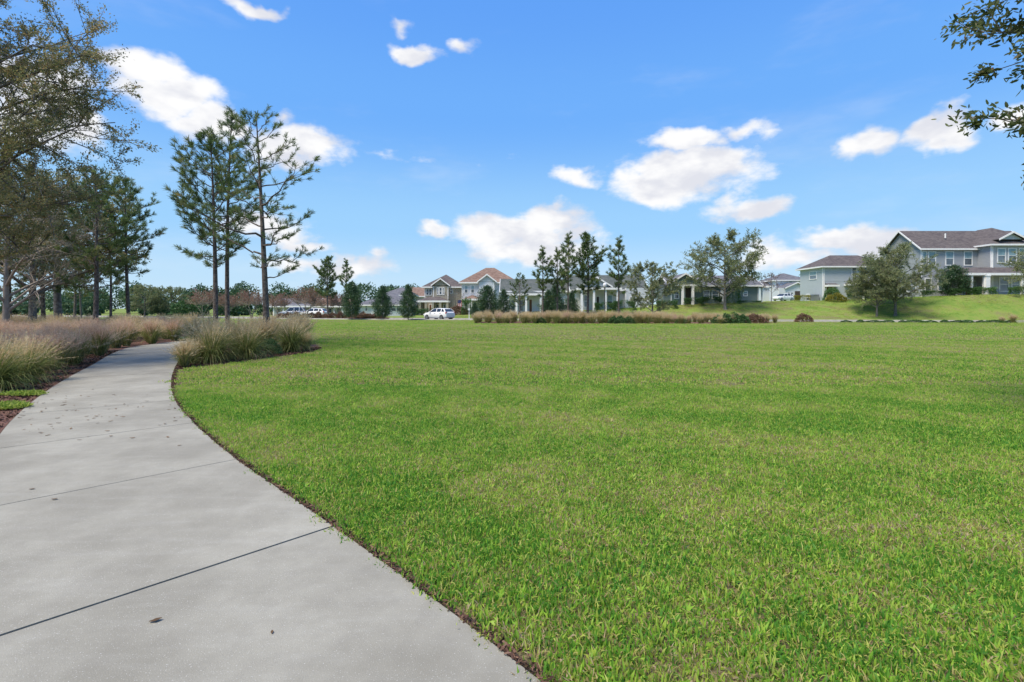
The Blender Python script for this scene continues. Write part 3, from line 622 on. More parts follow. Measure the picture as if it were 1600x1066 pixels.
# white two-storey with brown roof
h = House('two_storey_house', 'white two-storey house with a brown hip roof and a front gable beside the tan house', 'house', 722, 84, .55)
ez = h.z(441); w_ = h.x(806); h.block(0, w_, 0, 9, -.7, ez, 's_white'); h.hip(0, w_, 0, 9, ez, h.z(419, 5), 'r_brown', .5, rl=w_*.47)
h.block(h.x(750), h.x(772), -.7, 0, -.7, ez, 's_white'); h.gable_y(h.x(749, -.7), h.x(773, -.7), -.7, 3.5, h.z(440, -.7), h.z(428.5, -.7), 'r_brown', 's_white', .35)
for c in (728.5, 738.5): h.window(h.x(c-2), h.x(c+2), h.z(457.5), h.z(447), 0, glass='blind')
h.window(h.x(758, -.7), h.x(764, -.7), h.z(457.5), h.z(447), -.7, glass='blind'); h.window(h.x(788), h.x(793), h.z(457.5), h.z(447), 0, glass='blind')
h.porch_roof(h.x(721, -2), h.x(752, -2), -2.4, -.01, h.z(467, -2), h.z(461, -2), 'r_brown'); h.columns([h.x(c, -2.2) for c in (724, 733, 736)], -2.2, -.3, h.z(467, -2)-.25, .28)
h.floor(h.x(721, -2), h.x(752, -2), -2.4, -.01, -.8, -.25); h.window(h.x(726), h.x(730), .4, 2, 0); h.door(h.x(740), h.x(744), -.2, 2, 0, 'door_brown')
h.window(1.5, 2.6, 3.6, 5.0, w_, side='R', glass='blind'); h.window(5, 6, 3.6, 5.0, w_, side='R', glass='blind')

# tan two-storey with porch
h = House('two_storey_house', 'tan two-storey house with a long columned front porch, behind the parked white car', 'house', 664, 90, .3)
ez = h.z(448); w_ = h.x(722); h.block(0, w_, 0, 9, -.6, ez, 's_tan'); h.hip(0, w_, 0, 9, ez, h.z(430, 5), 'r_dark', .5)
gx0, gx1 = h.x(677, -1), h.x(700, -1); h.block(gx0, gx1, -1, 0, -.6, h.z(447, -1), 's_tan'); h.gable_y(gx0, gx1, -1, 3.5, h.z(446, -1), h.z(435, -1), 'r_dark', 's_tan', .4)
for c, ww in ((668, 1.5), (672.5, 1.5)): h.window(h.x(c-ww), h.x(c+ww), h.z(461), h.z(452), 0)
for c, ww in ((684, .6), (688.5, 1.4), (693, .6)): h.window(h.x(c-ww, -1), h.x(c+ww, -1), h.z(460, -1), h.z(450, -1), -1)
h.window(h.x(704), h.x(707), h.z(458), h.z(450), 0)
h.porch_roof(h.x(651, -3), h.x(701, -3), -3.4, -1.01, h.z(470, -3), h.z(463.5, -2), 'r_dark'); h.columns([h.x(c, -3.2) for c in (656, 665.5, 676.5, 688, 699)], -3.2, -.3, h.z(470, -3)-.25, .38, 's_tan')
h.floor(h.x(651, -3), h.x(701, -3), -3.4, -.01, -.8, -.25, (h.x(676, -3), h.x(688, -3))); 
for c in (661, 683, 695): h.window(h.x(c-1.5, -1), h.x(c+1.5, -1), .1, 1.9, -1.0 if c > 676 else 0)
h.door(h.x(671), h.x(674), -.2, 1.9, 0, 'door_wood')
b = MB(); b.box(h.x(651, -3), 0, -1, 4, -.6, h.z(470, -3)-.2); b.build('wing_wall', M['s_tan'], h.o)
# brown-roofed house behind, and the pale hip-roofed pair further left
h = House('two_storey_house', 'house with a brown roof peeping out left of the tan house', 'house', 636, 108, .2)
h.block(0, h.x(672), 0, 8, -.6, h.z(463), 's_cream'); h.gable_x(0, h.x(672), 0, 8, h.z(463), h.z(449, 4), 'r_brown', 's_cream', .5); h.window(h.x(640), h.x(645), 1, 2.4, 0)
h = House('garage_house', 'low white house with a long dark grey roof between the conical magnolias', 'house', 560, 86, .05)
ez = h.z(476); h.block(0, h.x(645), 0, 9, -.4, ez, 's_white'); h.hip(0, h.x(645), 0, 9, ez, h.z(459, 5), 'r_grey', .5)
for a, b_ in ((571, 574), (612, 618), (620, 626)): h.window(h.x(a), h.x(b_), 1.0, 2.1, 0, glass='blind')
b = MB()
for k in range(4): b.box(h.x(580), h.x(596), -.05-.004*k, -.002, .0+.56*k, .54+.56*k)
b.build('garage_door', M['trim'], h.o); h.vent(h.x(573, 2), 2, h.z(466, 2))
h = House('two_storey_house', 'two-storey pale house whose grey hip roof rises behind the low white house', 'house', 598, 104, .1)
h.block(0, h.x(645), 0, 8, -.4, h.z(461), 's_cream'); h.hip(0, h.x(645), 0, 8, h.z(461), h.z(449, 4), 'r_grey', .5)
for c in (606, 614, 622, 632): h.window(h.x(c-1.6), h.x(c+1.6), h.z(469), h.z(463.5), 0)
for (pa, pb, rf, lab, Yh) in ((497, 548, 'r_brown', 'white house behind the two bare crape myrtles left of the first magnolia', 92), (428, 488, 'r_grey', 'low white house seen through bare crape myrtles by the parked vans', 96)):
    h = House('cottage', lab, 'house', pa, Yh, .05); ez = h.z(476); h.block(0, h.x(pb), 0, 8, -.4, ez, 's_white'); h.gable_x(0, h.x(pb), 0, 8, ez, h.z(466, 4), rf, 's_white', .5)
    for q in range(4):
        c = pa+(pb-pa)*(q+.5)/4; h.window(h.x(c-2), h.x(c+2), .7, 2.2, 0); 
    h.columns([h.x(pa+(pb-pa)*q/4, -1.4) for q in range(5)], -1.4, -.2, ez-.3, .25); h.porch_roof(-.3, h.x(pb)+.3, -1.8, -.01, ez-.25, ez+.1, rf, False)

# ------------------------------------------------------------------ vegetation tools
class Tubes:
    def __init__(s): s.V = []; s.Fq = []; s.n = 0
    def add(s, P, r, k=5):
        P = np.asarray(P, float); m_ = len(P); T = np.gradient(P, axis=0); T /= np.linalg.norm(T, axis=1)[:, None]+1e-9
        ref = np.array([.31, .17, .93]) if abs(T[:, 2]).mean() < .8 else np.array([1., .13, .05])
        U = np.cross(T, ref); U /= np.linalg.norm(U, axis=1)[:, None]+1e-9; Wv = np.cross(T, U); a = np.arange(k)*2*np.pi/k
        r = np.asarray(r, float)[:, None, None]; V = P[:, None]+r*(U[:, None]*np.cos(a)[None, :, None]+Wv[:, None]*np.sin(a)[None, :, None])
        s.V.append(V.reshape(-1, 3)); i = np.arange(m_-1)[:, None]*k; j = np.arange(k)[None, :]
        s.Fq.append((s.n+np.stack([i+j, i+(j+1) % k, i+k+(j+1) % k, i+k+j], -1)).reshape(-1, 4)); s.n += m_*k
    def mesh(s, name, m_): return mesh_np(name, np.concatenate(s.V), [np.concatenate(s.Fq)], m_, smooth=True)
def unit(v): return v/(np.linalg.norm(v, axis=-1, keepdims=True)+1e-9)
def bez(p, c, q, n): t = np.linspace(0, 1, n)[:, None]; return (1-t)**2*p+2*t*(1-t)*c+t*t*q
def leaves_mesh(name, P, D, L, Wd, tint, m_, g, long_=False):
    n = len(P); Sd = unit(np.cross(D, g.normal(size=(n, 3)))); Up = np.cross(Sd, D); L = np.asarray(L)[:, None]; Wd = np.asarray(Wd)[:, None]
    if long_:
        V = np.stack([P, P+D*L*.3+Sd*Wd*.5, P+D*L*.75+Sd*Wd*.4, P+D*L, P+D*L*.75-Sd*Wd*.4, P+D*L*.3-Sd*Wd*.5, P+D*L*.5-Up*Wd*.22], 1).reshape(-1, 3)
        b = np.arange(n)*7; Fs = [np.stack([b, b+1, b+6, b+5], 1), np.stack([b+1, b+2, b+4, b+6], 1)*0+np.stack([b+1, b+2, b+3, b+6], 1), np.stack([b+6, b+3, b+4, b+5], 1)]; k = 7
    else:
        V = np.stack([P, P+D*L*.5+Sd*Wd*.5, P+D*L, P+D*L*.5-Sd*Wd*.5], 1).reshape(-1, 3); b = np.arange(n)*4; Fs = [np.stack([b, b+1, b+2, b+3], 1)]; k = 4
    return mesh_np(name, V, Fs, m_, tint=np.repeat(tint, k))

def oak(seed, H=7, trunk=1.8, rx=3.2, ry=3.2, rz=2.6, cz=None, r0=.16, nl=14, n2=7, n3=5, leaf=.07, per=26, spread=.16, lean=(0, 0), lm='oakleaf', bm='oakbark', long_=False, low=-.5, top=1.0, aspect=.45, twig_len=.5, sector=None, droop=0, thin=1):
    """returns trunk mesh and crown mesh around the origin"""
    g = np.random.default_rng(seed); T = Tubes(); cz = cz or H-rz; C = np.array([lean[0], lean[1], cz])
    tp = bez(np.array([0, 0, -.15]), np.array([lean[0]*.1+g.normal()*.08, lean[1]*.1, trunk]), np.array([lean[0]*.8, lean[1]*.8, cz+rz*.75]), 12)
    tr_ = r0*(1-np.linspace(0, 1, 12))**.8+.012; tr_[0] *= 1.5; T.add(tp, tr_, 10)
    LP = []; LD = []
    fr0 = np.clip((trunk+.15)/(cz+rz*.75), .1, .8)
    for i in range(nl):
        f = fr0+(1-fr0)*(i+.3)/nl*.95; k = f*11; a = int(k); p0 = tp[a]+(tp[min(a+1, 11)]-tp[a])*(k-a)
        ph = i*2.4+g.normal()*.35
        if sector is not None and g.random() < sector[2]: ph = sector[0]+g.uniform(-1, 1)*sector[1]
        u = low+(top-low)*(i+.5)/nl; u = np.clip(u+g.normal()*.07, -.9, .98); c = math.sqrt(max(0, 1-u*u))
        q = C+np.array([math.cos(ph)*rx*c, math.sin(ph)*ry*c, u*rz])*g.uniform(.78, 1.06)
        mid = (p0+q)/2+np.array([0, 0, .12*np.linalg.norm(q-p0)])*g.uniform(-.2, 1.2)+g.normal(size=3)*.12
        P1 = bez(p0, mid, q, 9); ra = r0*(.5-.28*(i/nl))*thin; T.add(P1, np.linspace(ra, .012, 9), 6); l1 = np.linalg.norm(q-p0)
        for j in range(n2):
            t_ = .3+.68*(j+g.random())/n2; k = t_*8; a = int(min(k, 7)); s0 = P1[a]+(P1[a+1]-P1[a])*(k-a); dm = unit(P1[a+1]-P1[a])
            d = unit(dm*.75+g.normal(size=3)*.65+np.array([0, 0, .15-droop])); l2 = l1*g.uniform(.25, .45)*(1.15-.5*t_)+.25; e = s0+d*l2
            P2 = bez(s0, (s0+e)/2+g.normal(size=3)*l2*.1, e, 6); T.add(P2, np.linspace(ra*.35*(1.1-.6*t_)+.004, .006, 6), 4)
            for m_ in range(n3):
                t2 = .2+.8*(m_+g.random())/n3; k = t2*5; a = int(min(k, 4)); s1 = P2[a]+(P2[a+1]-P2[a])*(k-a)
                d2 = unit(d*.7+g.normal(size=3)*.7+np.array([0, 0, .05-droop])); l3 = twig_len*g.uniform(.5, 1.2); e2 = s1+d2*l3
                T.add(np.stack([s1, (s1+e2)/2+g.normal(size=3)*.03*l3, e2]), [.008, .006, .003], 3)
                n = int(per*g.uniform(.5, 1.4)); tt = g.uniform(.1, 1.05, n)[:, None]
                LP.append(s1+(e2-s1)*tt+g.normal(size=(n, 3))*spread*l3*.6); LD.append(unit(d2*.8+g.normal(size=(n, 3))*.7))
    P = np.concatenate(LP); D = np.concatenate(LD); n = len(P)
    L = leaf*g.uniform(.65, 1.35, n)
    tint = np.clip(g.normal(.38, .22, n), 0, 1)
    return T.mesh('trunk', M[bm]), leaves_mesh('crown', P, D, L, L*aspect, tint, M[lm], g, long_)
def pine(seed, H=10, bare=.33, maxr=2.1, nb=44, r0=.14, lean=(0, 0), sub=5, needles=26, nlen=.24, nw=.018, up=.35, peak=.45, density=1.0, tuftstep=.42):
    g = np.random.default_rng(seed); T = Tubes(); 
    tp = bez(np.array([0, 0, -.15]), np.array([lean[0]*.5+g.normal()*.12, lean[1]*.5+g.normal()*.1, H*.5]), np.array([lean[0], lean[1], H-.15]), 16)
    tr_ = r0*(1-np.linspace(0, 1, 16)**1.3)+.014; tr_[0] *= 1.3; T.add(tp, tr_, 9)
    TP = []; TD = []
    for i in range(nb):
        f = bare+(1-bare)*(i+g.random()*.9)/nb; k = f*15; a = int(min(k, 14)); p0 = tp[a]+(tp[a+1]-tp[a])*(k-a)
        h_ = (f-bare)/(1-bare); prof = (h_/peak*.35+.65) if h_ < peak else 1-(h_-peak)/(1-peak)*.78
        L = maxr*prof*g.uniform(.55, 1.15); ph = i*2.4+g.normal()*.4
        el_ = up*g.uniform(.2, 1.3)+.5*h_; d = np.array([math.cos(ph)*math.cos(el_), math.sin(ph)*math.cos(el_), math.sin(el_)]); q = p0+d*L
        c = p0+d*L*.5-np.array([0, 0, L*.10]); q[2] += L*.06
        n = 8; B = bez(p0, c, q, n); B[1:-1] += g.normal(size=(n-2, 3))*.03*L; rb = .012+.016*L*(1-f)+.006*L; T.add(B, np.linspace(rb, .007, n), 5)
        TP.append(B[-1]); TD.append(unit(B[-1]-B[-2]+np.array([0, 0, .25])*np.linalg.norm(B[-1]-B[-2])))
        ns = int(max(2, sub*density*L/maxr*1.5+g.random()))
        for j in range(ns):
            t_ = .32+.66*(j+g.random())/ns; k = t_*(n-1); a = int(min(k, n-2)); s0 = B[a]+(B[a+1]-B[a])*(k-a); dm = unit(B[a+1]-B[a])
            side = unit(np.cross(dm, [0, 0, 1]))*(1 if (j % 2) else -1); d2 = unit(dm*.75+side*g.uniform(.3, .9)+np.array([0, 0, g.uniform(-.1, .5)])); l2 = L*g.uniform(.14, .36)+.12; e = s0+d2*l2
            T.add(np.stack([s0, (s0+e)/2-[0, 0, .03*l2], e]), [.010, .008, .006], 4); TP.append(e); TD.append(unit(d2+[0, 0, .3]))
            if l2 > tuftstep: TP.append((s0+e)/2); TD.append(unit(d2+[0, 0, .3]))
    # the leader
    for z in np.linspace(-.45, 0, 4): TP.append(tp[-1]+[g.normal()*.04, g.normal()*.04, z]); TD.append(unit(np.array([g.normal()*.3, g.normal()*.3, 1])))
    TP = np.array(TP); TD = np.array(TD); nt = len(TP); m_ = needles
    P = np.repeat(TP, m_, 0); D0 = np.repeat(TD, m_, 0); n = len(P); s = g.uniform(-.16, .03, n)[:, None]
    rad = unit(np.cross(D0, g.normal(size=(n, 3)))); D = unit(D0*g.uniform(.5, 1.3, n)[:, None]+rad*g.uniform(.3, 1.0, n)[:, None]); P = P+D0*s
    L = nlen*g.uniform(.7, 1.15, n)[:, None]; Sd = unit(np.cross(D, g.normal(size=(n, 3))))*nw/2
    V = np.stack([P-Sd*.6, P+Sd*.6, P+D*L*.6+Sd, P+D*L-[0, 0, .02], P+D*L*.6-Sd], 1).reshape(-1, 3); b = np.arange(n)*5
    tint = np.clip(np.repeat(g.normal(.36, .16, nt), m_)+g.normal(0, .12, n), 0, 1)
    return T.mesh('trunk', M['bark']), mesh_np('crown', V, [np.stack([b, b+1, b+2, b+3, b+4], 1)], M['needle'], tint=np.repeat(tint, 5))
def cone(seed, H=4.5, R_=1.3, n=15000, lm='magleaf', leaf=.13, z0=.35, bulge=.28):
    g = np.random.default_rng(seed); T = Tubes(); T.add(np.array([[0, 0, -.1], [.02, 0, H*.5], [0, .02, H*.96]]), [.07, .045, .01], 7)
    nb = 90; P = []; D = []
    for i in range(nb):
        f = (i+g.random())/nb; z = z0+(H-z0)*f*.97; r_ = R_*(min(1, f/bulge*.4+.6) if f < bulge else (1-(f-bulge)/(1-bulge))**.8)+.06; r_ *= g.uniform(.6, 1.25); ph = i*2.4+g.normal()*.3
        d = np.array([math.cos(ph), math.sin(ph), .35]); p0 = np.array([0, 0, z-.1]); q = p0+d*r_; T.add(np.stack([p0, (p0+q)/2-[0, 0, .03], q]), [.018, .012, .005], 3)
        m_ = int(n/nb*(r_/R_+.25)); t_ = g.uniform(.35, 1.05, m_)[:, None]; P.append(p0+(q-p0)*t_+g.normal(size=(m_, 3))*[.16, .16, .15]*(.5+r_*.5)); D.append(unit(d+g.normal(size=(m_, 3))*.6))
    P = np.concatenate(P); D = np.concatenate(D); L = leaf*g.uniform(.6, 1.3, len(P))
    return T.mesh('trunk', M['oakbark']), leaves_mesh('crown', P, D, L, L*.5, np.clip(g.normal(.45, .22, len(P)), 0, 1), M[lm], g)
def shrub_mesh(seed, rx, ry, rz, n, leaf, lm, boxy=1.0):
    g = np.random.default_rng(seed); d = unit(g.normal(size=(n, 3))); d[:, 2] = np.abs(d[:, 2])
    if boxy != 1: d = np.sign(d)*np.abs(d)**boxy; d /= np.maximum(np.abs(d).max(1, keepdims=True)*.75+.25*np.linalg.norm(d, axis=1, keepdims=True), 1e-6)
    lump = 1+.10*np.sin(d[:, 0]*5+seed)*np.cos(d[:, 1]*4+seed*2)+.07*np.sin(d[:, 2]*9+d[:, 0]*7)
    P = d*np.array([rx, ry, rz])*(g.uniform(.55, 1.04, n)**.4*lump)[:, None]; D = unit(d+g.normal(size=(n, 3))*.7); L = leaf*g.uniform(.6, 1.4, n)
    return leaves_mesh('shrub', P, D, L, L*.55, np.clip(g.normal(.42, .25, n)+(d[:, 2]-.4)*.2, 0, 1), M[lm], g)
def tree(kind, name, label, cat, px, Y, group=None, rz=0, sc=1, sz=None, me=None, dz=0, X=None):
    x = at(px, Y) if X is None else X; o = tag(empty(name, (x, Y, float(hgt(x, Y))+dz), rz), label, cat, group); o.scale = (sc, sc, sz or sc)
    link('trunk', me[0], o); link('crown', me[1], o); return o
def bush(name, label, px, Y, me, sc=1, group=None, rz=0, cat='shrub', dz=0, s3=None, X=None):
    x = at(px, Y) if X is None else X; o = link(name, me, None, (x, Y, float(hgt(x, Y))+dz), rz); o.scale = s3 or (sc, sc, sc); return tag(o, label, cat, group)

# ------------------------------------------------------------------ ornamental grass clumps
def clump(seed, H=.75, Rr=.55, nb=520, npl=150, plume=1.0, bw=.011, pm='plume', stand=.5, fw=.0048, spr=.55):
    g = np.random.default_rng(seed)
    # arching blades, three segments each
    ph = g.uniform(0, 2*np.pi, nb); lean_ = np.abs(g.normal(0, spr, nb))+.1; L = H*g.uniform(.7, 1.35, nb); r0_ = g.uniform(0, .13, nb)
    out = np.stack([np.cos(ph), np.sin(ph), 0*ph], 1); sd_ = np.stack([-np.sin(ph), np.cos(ph), 0*ph], 1); B = out*r0_[:, None]; up = np.array([0, 0, 1.])
    pts = [B]; ang = lean_*.55
    for k in range(3):
        st = out*np.sin(ang)[:, None]+up*np.cos(ang)[:, None]; pts.append(pts[-1]+st*(L/3)[:, None]); ang = ang+lean_*stand+g.uniform(0, .25, nb)
    hw = [.5, .5, .38, 0]; V = []
    tw = unit(sd_+out*g.normal(0, .8, nb)[:, None])
    for k in range(3): V += [pts[k]-tw*bw*hw[k], pts[k]+tw*bw*hw[k]]
    V.append(pts[3]); V = np.stack(V, 1).reshape(-1, 3); b = np.arange(nb)*7
    f4 = np.concatenate([np.stack([b, b+1, b+3, b+2], 1), np.stack([b+2, b+3, b+5, b+4], 1)]); f3 = np.stack([b+4, b+5, b+6], 1)
    t_ = np.clip(g.normal(.38, .24, nb)+(L/H-1)*-.2, 0, 1); f_me = mesh_np('foliage', V, [f4, f3], M['grassblade'], tint=np.repeat(t_, 7))
    # plumes: thin stems with airy seed heads
    ph = g.uniform(0, 2*np.pi, npl); ln = np.abs(g.normal(0, .3, npl))+.04; out = np.stack([np.cos(ph), np.sin(ph), 0*ph], 1); sl = H*plume*g.uniform(1.0, 1.5, npl)
    b0 = out*g.uniform(0, .12, npl)[:, None]; p1 = b0+(out*np.sin(ln*.7)[:, None]+up*np.cos(ln*.7)[:, None])*(sl*.55)[:, None]; d2 = unit(out*np.sin(ln*1.7)[:, None]+up*np.cos(ln*1.7)[:, None]); p2 = p1+d2*(sl*.45)[:, None]
    s_ = unit(np.cross(d2, g.normal(size=(npl, 3))))*.002
    V = [np.stack([b0-s_, b0+s_, p1+s_, p1-s_, p2+s_*.5, p2-s_*.5], 1).reshape(-1, 3)]; b = np.arange(npl)*6; Q = [np.stack([b, b+1, b+2, b+3], 1), np.stack([b+3, b+2, b+4, b+5], 1)]; tt = [np.repeat(g.uniform(.3, .8, npl), 6)]
    nf = 16; base = np.repeat(p1, nf, 0); dd_ = np.repeat(d2, nf, 0); ll = np.repeat(sl*.45, nf); n = npl*nf; u = g.uniform(.15, 1.0, n)
    P = base+dd_*(ll*u)[:, None]+g.normal(size=(n, 3))*.006; D = unit(dd_*.9+g.normal(size=(n, 3))*.55); fl = g.uniform(.04, .10, n)[:, None]*(1.1-u)[:, None]+.02; S2 = unit(np.cross(D, g.normal(size=(n, 3))))*fw
    V.append(np.stack([P-S2, P+S2, P+D*fl], 1).reshape(-1, 3)); bb = 6*npl+np.arange(n)*3; tt.append(np.repeat(np.repeat(g.normal(.5, .25, npl), nf)+g.normal(0, .1, n), 3))
    p_me = mesh_np('plumes', np.concatenate(V), Q+[np.stack([bb, bb+1, bb+2], 1)], M[pm], tint=np.clip(np.concatenate(tt), 0, 1))
    return f_me, p_me
CLA = [clump(20+k, .74, nb=560, npl=190, plume=1.0) for k in range(4)]
CLT = [clump(30+k, .80, nb=520, npl=230, plume=1.02, pm='plumetan', bw=.011, fw=.0075) for k in range(3)]
CLS = [clump(40+k, .80, nb=1150, npl=110, plume=.95, pm='plumetan', bw=.010, stand=.62, spr=.85) for k in range(2)]
def put_clump(kind, x, y, rz, sc, label, group=None, sz=None, bare=False):
    o = tag(empty('grass_clump', (x, y, float(hgt(x, y))+.02), rz), label, 'ornamental grass', group); o.scale = (sc, sc, sz or sc)
    link('foliage', kind[0], o)
    if not bare: link('plumes', kind[1], o)
    return o
g = np.random.default_rng(8)
# left bed: individual front clumps, then the field behind
front_L = [(-9.5, 8.9, 1.0, 'broad green grass clump with arching blades at the left frame edge nearest the camera'),
           (-9.9, 9.9, .95, 'green grass clump by the path, second from the left frame edge'),
           (-10.75, 10.9, .98, 'dense green and brown grass clump hanging over the mulch by the path bend'),
           (-11.25, 11.95, .95, 'mid green grass clump, fourth along the left mulch strip'),
           (-11.8, 13.1, .95, 'green grass clump with pinkish plumes, fifth along the left mulch strip')]
placed = []
for (x, y, s_, lab) in front_L: put_clump(CLS[len(placed) % 2] if len(placed) < 2 else CLA[len(placed) % 4], x, y, g.uniform(0, 6), s_, lab); placed.append((x, y))
cand = np.c_[g.uniform(-34, -9.3, 9000), g.uniform(7.5, 32, 9000)]; nfld = 0
for (x, y) in cand:
    if nfld > 215: break
    if x < -1.12*y-1.2 or not inpoly(x, y, BED_L): continue
    if y < 22 and x > near_edge(y, 'L')-.95: continue
    if y < 8.6: continue
    sp_ = .80 if y < 16 else .95
    if any((x-a)**2+(y-b_)**2 < sp_**2 for a, b_ in placed): continue
    placed.append((x, y)); nfld += 1; e = (y < 22) and x > near_edge(y, 'L')-1.9
    put_clump(CLA[nfld % 4] if (y < 20 or nfld % 3) else CLT[nfld % 3], x, y, g.uniform(0, 6), g.uniform(.85, 1.08), 'green grass clump with pinkish plumes along the mulched left side of the path' if e else 'ornamental grass clump with beige-pink plumes in the field under the left trees', 'grass clumps edging the left bed' if e else 'ornamental grasses massed in the left bed', sz=g.uniform(.85, 1.1))
# middle bed round the three pines
mid = [(at(288, 12.6), 12.6, .62, CLT, 'small tan grass tuft at the pointed path-side tip of the pine bed'), (at(330, 13.6), 13.6, 1.12, CLS, 'large green fountain-shaped grass clump in front of the three pines'),
       (at(385, 14.6), 14.6, 1.12, CLS, 'grey-green grass clump between the dark round shrub and the fountain-shaped clump'), (at(455, 17.0), 17.0, 1.15, CLS, 'wide grey-green grass clump at the right end of the pine bed'),
       (at(478, 17.9), 17.9, .6, CLT, 'little tan grass tuft on the far right corner of the pine bed'), (at(303, 13.3), 13.3, .62, CLT, 'reddish dry grass tuft left of the fountain-shaped clump')]
pm_ = []
for (x, y, s_, K, lab) in mid: put_clump(K[len(pm_) % len(K)], x, y, g.uniform(0, 6), s_, lab); pm_.append((x, y))
pm_.append((at(419, 16), 16))
for (x, y) in np.c_[g.uniform(-14, -6.8, 4000), g.uniform(13.5, 22, 4000)]:
    if not inpoly(x, y, BED_M) or any((x-a)**2+(y-b_)**2 < 1.0**2 for a, b_ in pm_): continue
    if x > np.interp(y, [12.15, 13.2, 14.8, 16.6, 18.4], [-8.45, -7.9, -7.3, -6.9, -7.2])-1.25 or (x-near_edge(y, 'R')) < .7: continue
    pm_.append((x, y)); put_clump(CLT[len(pm_) % 3], x, y, g.uniform(0, 6), g.uniform(1.0, 1.2), 'tan plumed grass clump massed behind the front clumps of the pine bed', 'tan grasses in the pine bed')
# far bed
pf = []
for (x, y) in np.c_[g.uniform(-4.5, 30, 9000), g.uniform(47, 57.5, 9000)]:
    if len(pf) > 105: break
    if not inpoly(x, y, BED_F) or y > 55 or any((x-a)**2+(y-b_)**2 < .95**2 for a, b_ in pf): continue
    px = 800+F*x/y
    if px > 1040 and g.random() < .55: continue
    if 940 < px < 990 and y < 50: continue
    pf.append((x, y)); K = CLT if g.random() < .8 else CLA
    put_clump(K[len(pf) % 3], x, y, g.uniform(0, 6), g.uniform(.9, 1.2)*(1 if px < 1040 else .8), 'tan ornamental grass clump in the long bed beyond the lawn', 'grasses in the long bed across the lawn')
for i, (px, Yc, s_) in enumerate(((1195, 50, .9), (1180, 51, .8), (1583, 50.6, .8), (1566, 50.6, .6))):
    x = at(px, Yc); put_clump(CLT[i % 3], x, Yc, i, s_, ('green and tan grass tuft at the right tip of the long bed', 'grass tuft just left of the tip of the long bed', 'lone grass tuft by the kerb near the right edge', 'tiny grass tuft beside the lone tuft at right')[i])

# ------------------------------------------------------------------ trees
# near live oak, its trunk just outside the left edge of the frame
oakA = oak(11, H=11.4, trunk=2.6, rx=4.2, ry=4.3, rz=4.9, cz=6.35, r0=.24, nl=33, n2=10, n3=6, leaf=.066, per=74, lm='oakrust', aspect=.42, twig_len=.62, thin=.6, sector=(R(-20), R(55), .5), low=-.75)
tree('oak', 'live_oak', 'tall live oak with browning leaves filling the top left corner', 'tree', 0, 12.6, X=-15.2, me=oakA)
oakR = oak(12, H=8.6, trunk=2.7, rx=3.4, ry=2.3, rz=3.3, cz=5.55, r0=.2, nl=20, n2=8, n3=5, leaf=.08, per=75, lm='oakleaf', aspect=.36, twig_len=.42, long_=True, spread=.3, thin=.5, sector=(R(195), R(60), .6), low=-.8)
tree('oak', 'live_oak', 'live oak whose dark leafy twigs hang into the top right corner', 'tree', 0, 5.2, X=9.35, dz=-.4, me=oakR)
oakB = oak(13, H=6.6, trunk=2.0, rx=3.1, ry=3.0, rz=2.5, cz=4.1, r0=.15, nl=16, n2=8, n3=5, leaf=.09, per=44, lm='oakrust', low=-.6)
oakF = oak(19, H=6.4, trunk=1.6, rx=3.2, ry=3.0, rz=2.5, cz=4.0, r0=.13, nl=18, n2=9, n3=6, leaf=.06, per=16, lm='greyleaf', bm='twig', low=-.6, droop=.1)
oakC = oak(14, H=7.2, trunk=1.5, rx=3.0, ry=3.0, rz=3.0, cz=4.2, r0=.13, nl=18, n2=8, n3=5, leaf=.14, per=34, lm='oliveleaf', low=-.75)
oakD = oak(15, H=11, trunk=2.4, rx=5.1, ry=4.6, rz=4.4, cz=6.3, r0=.21, nl=24, n2=9, n3=6, leaf=.16, per=38, lm='oliveleaf', low=-.7, twig_len=.8)
oakE = oak(16, H=9.6, trunk=2.3, rx=4.9, ry=4.4, rz=3.9, cz=5.5, r0=.19, nl=24, n2=9, n3=6, leaf=.14, per=46, lm='oliveleaf', low=-.5, twig_len=.8, droop=.05)
tree('oak', 'live_oak', 'grey-green twiggy oak at the left frame edge behind the plume grasses', 'tree', 10, 22.5, me=oakF, sc=1.15)
tree('oak', 'live_oak', 'leaning oak with thick trunk, second from the left edge in the grasses', 'tree', 50, 26, me=oakB, rz=2, sc=1.3)
tree('oak', 'live_oak', 'oak with rusty brown foliage between the left edge and the tallest left pine', 'tree', 93, 31, me=oakB, rz=4, sc=1.55)
tree('oak', 'live_oak', 'round-crowned oak beyond the long grass bed, right of the lone spiky pine', 'tree', 1019, 58, me=oakC, sc=1.02)
tree('oak', 'live_oak', 'broadest live oak, in front of the sage cottage', 'tree', 1133, 67, me=oakD, sc=1.0)
tree('oak', 'live_oak', 'wide spreading oak before the blue-grey houses, right of its slimmer twin', 'tree', 1399, 61.5, me=oakE, rz=1, sc=.92)
tree('oak', 'live_oak', 'slimmer oak just left of the wide spreading oak before the blue-grey houses', 'tree', 1370, 62, me=oakE, rz=2.6, sc=.68)
tree('oak', 'live_oak', 'oak at the right frame edge whose leaves overlap the porch of the largest house', 'tree', 1672, 50, me=oakE, rz=3.4, sc=.95)
tree('oak', 'young_tree', 'small orange-leaved sapling at the right corner of the sage cottage', 'tree', 1205, 70, me=oak(17, H=4.6, trunk=1.4, rx=1.25, ry=1.2, rz=1.6, cz=2.9, r0=.05, nl=9, n2=5, n3=4, leaf=.11, per=7, lm='brownleaf', twig_len=.3), dz=0)
tree('oak', 'young_tree', 'pinkish almost bare young tree by the small flag', 'tree', 712, 80, me=oak(18, H=4.4, trunk=1.2, rx=1.7, ry=1.5, rz=1.5, cz=2.9, r0=.06, nl=10, n2=6, n3=5, leaf=.07, per=4, lm='seed', twig_len=.45))

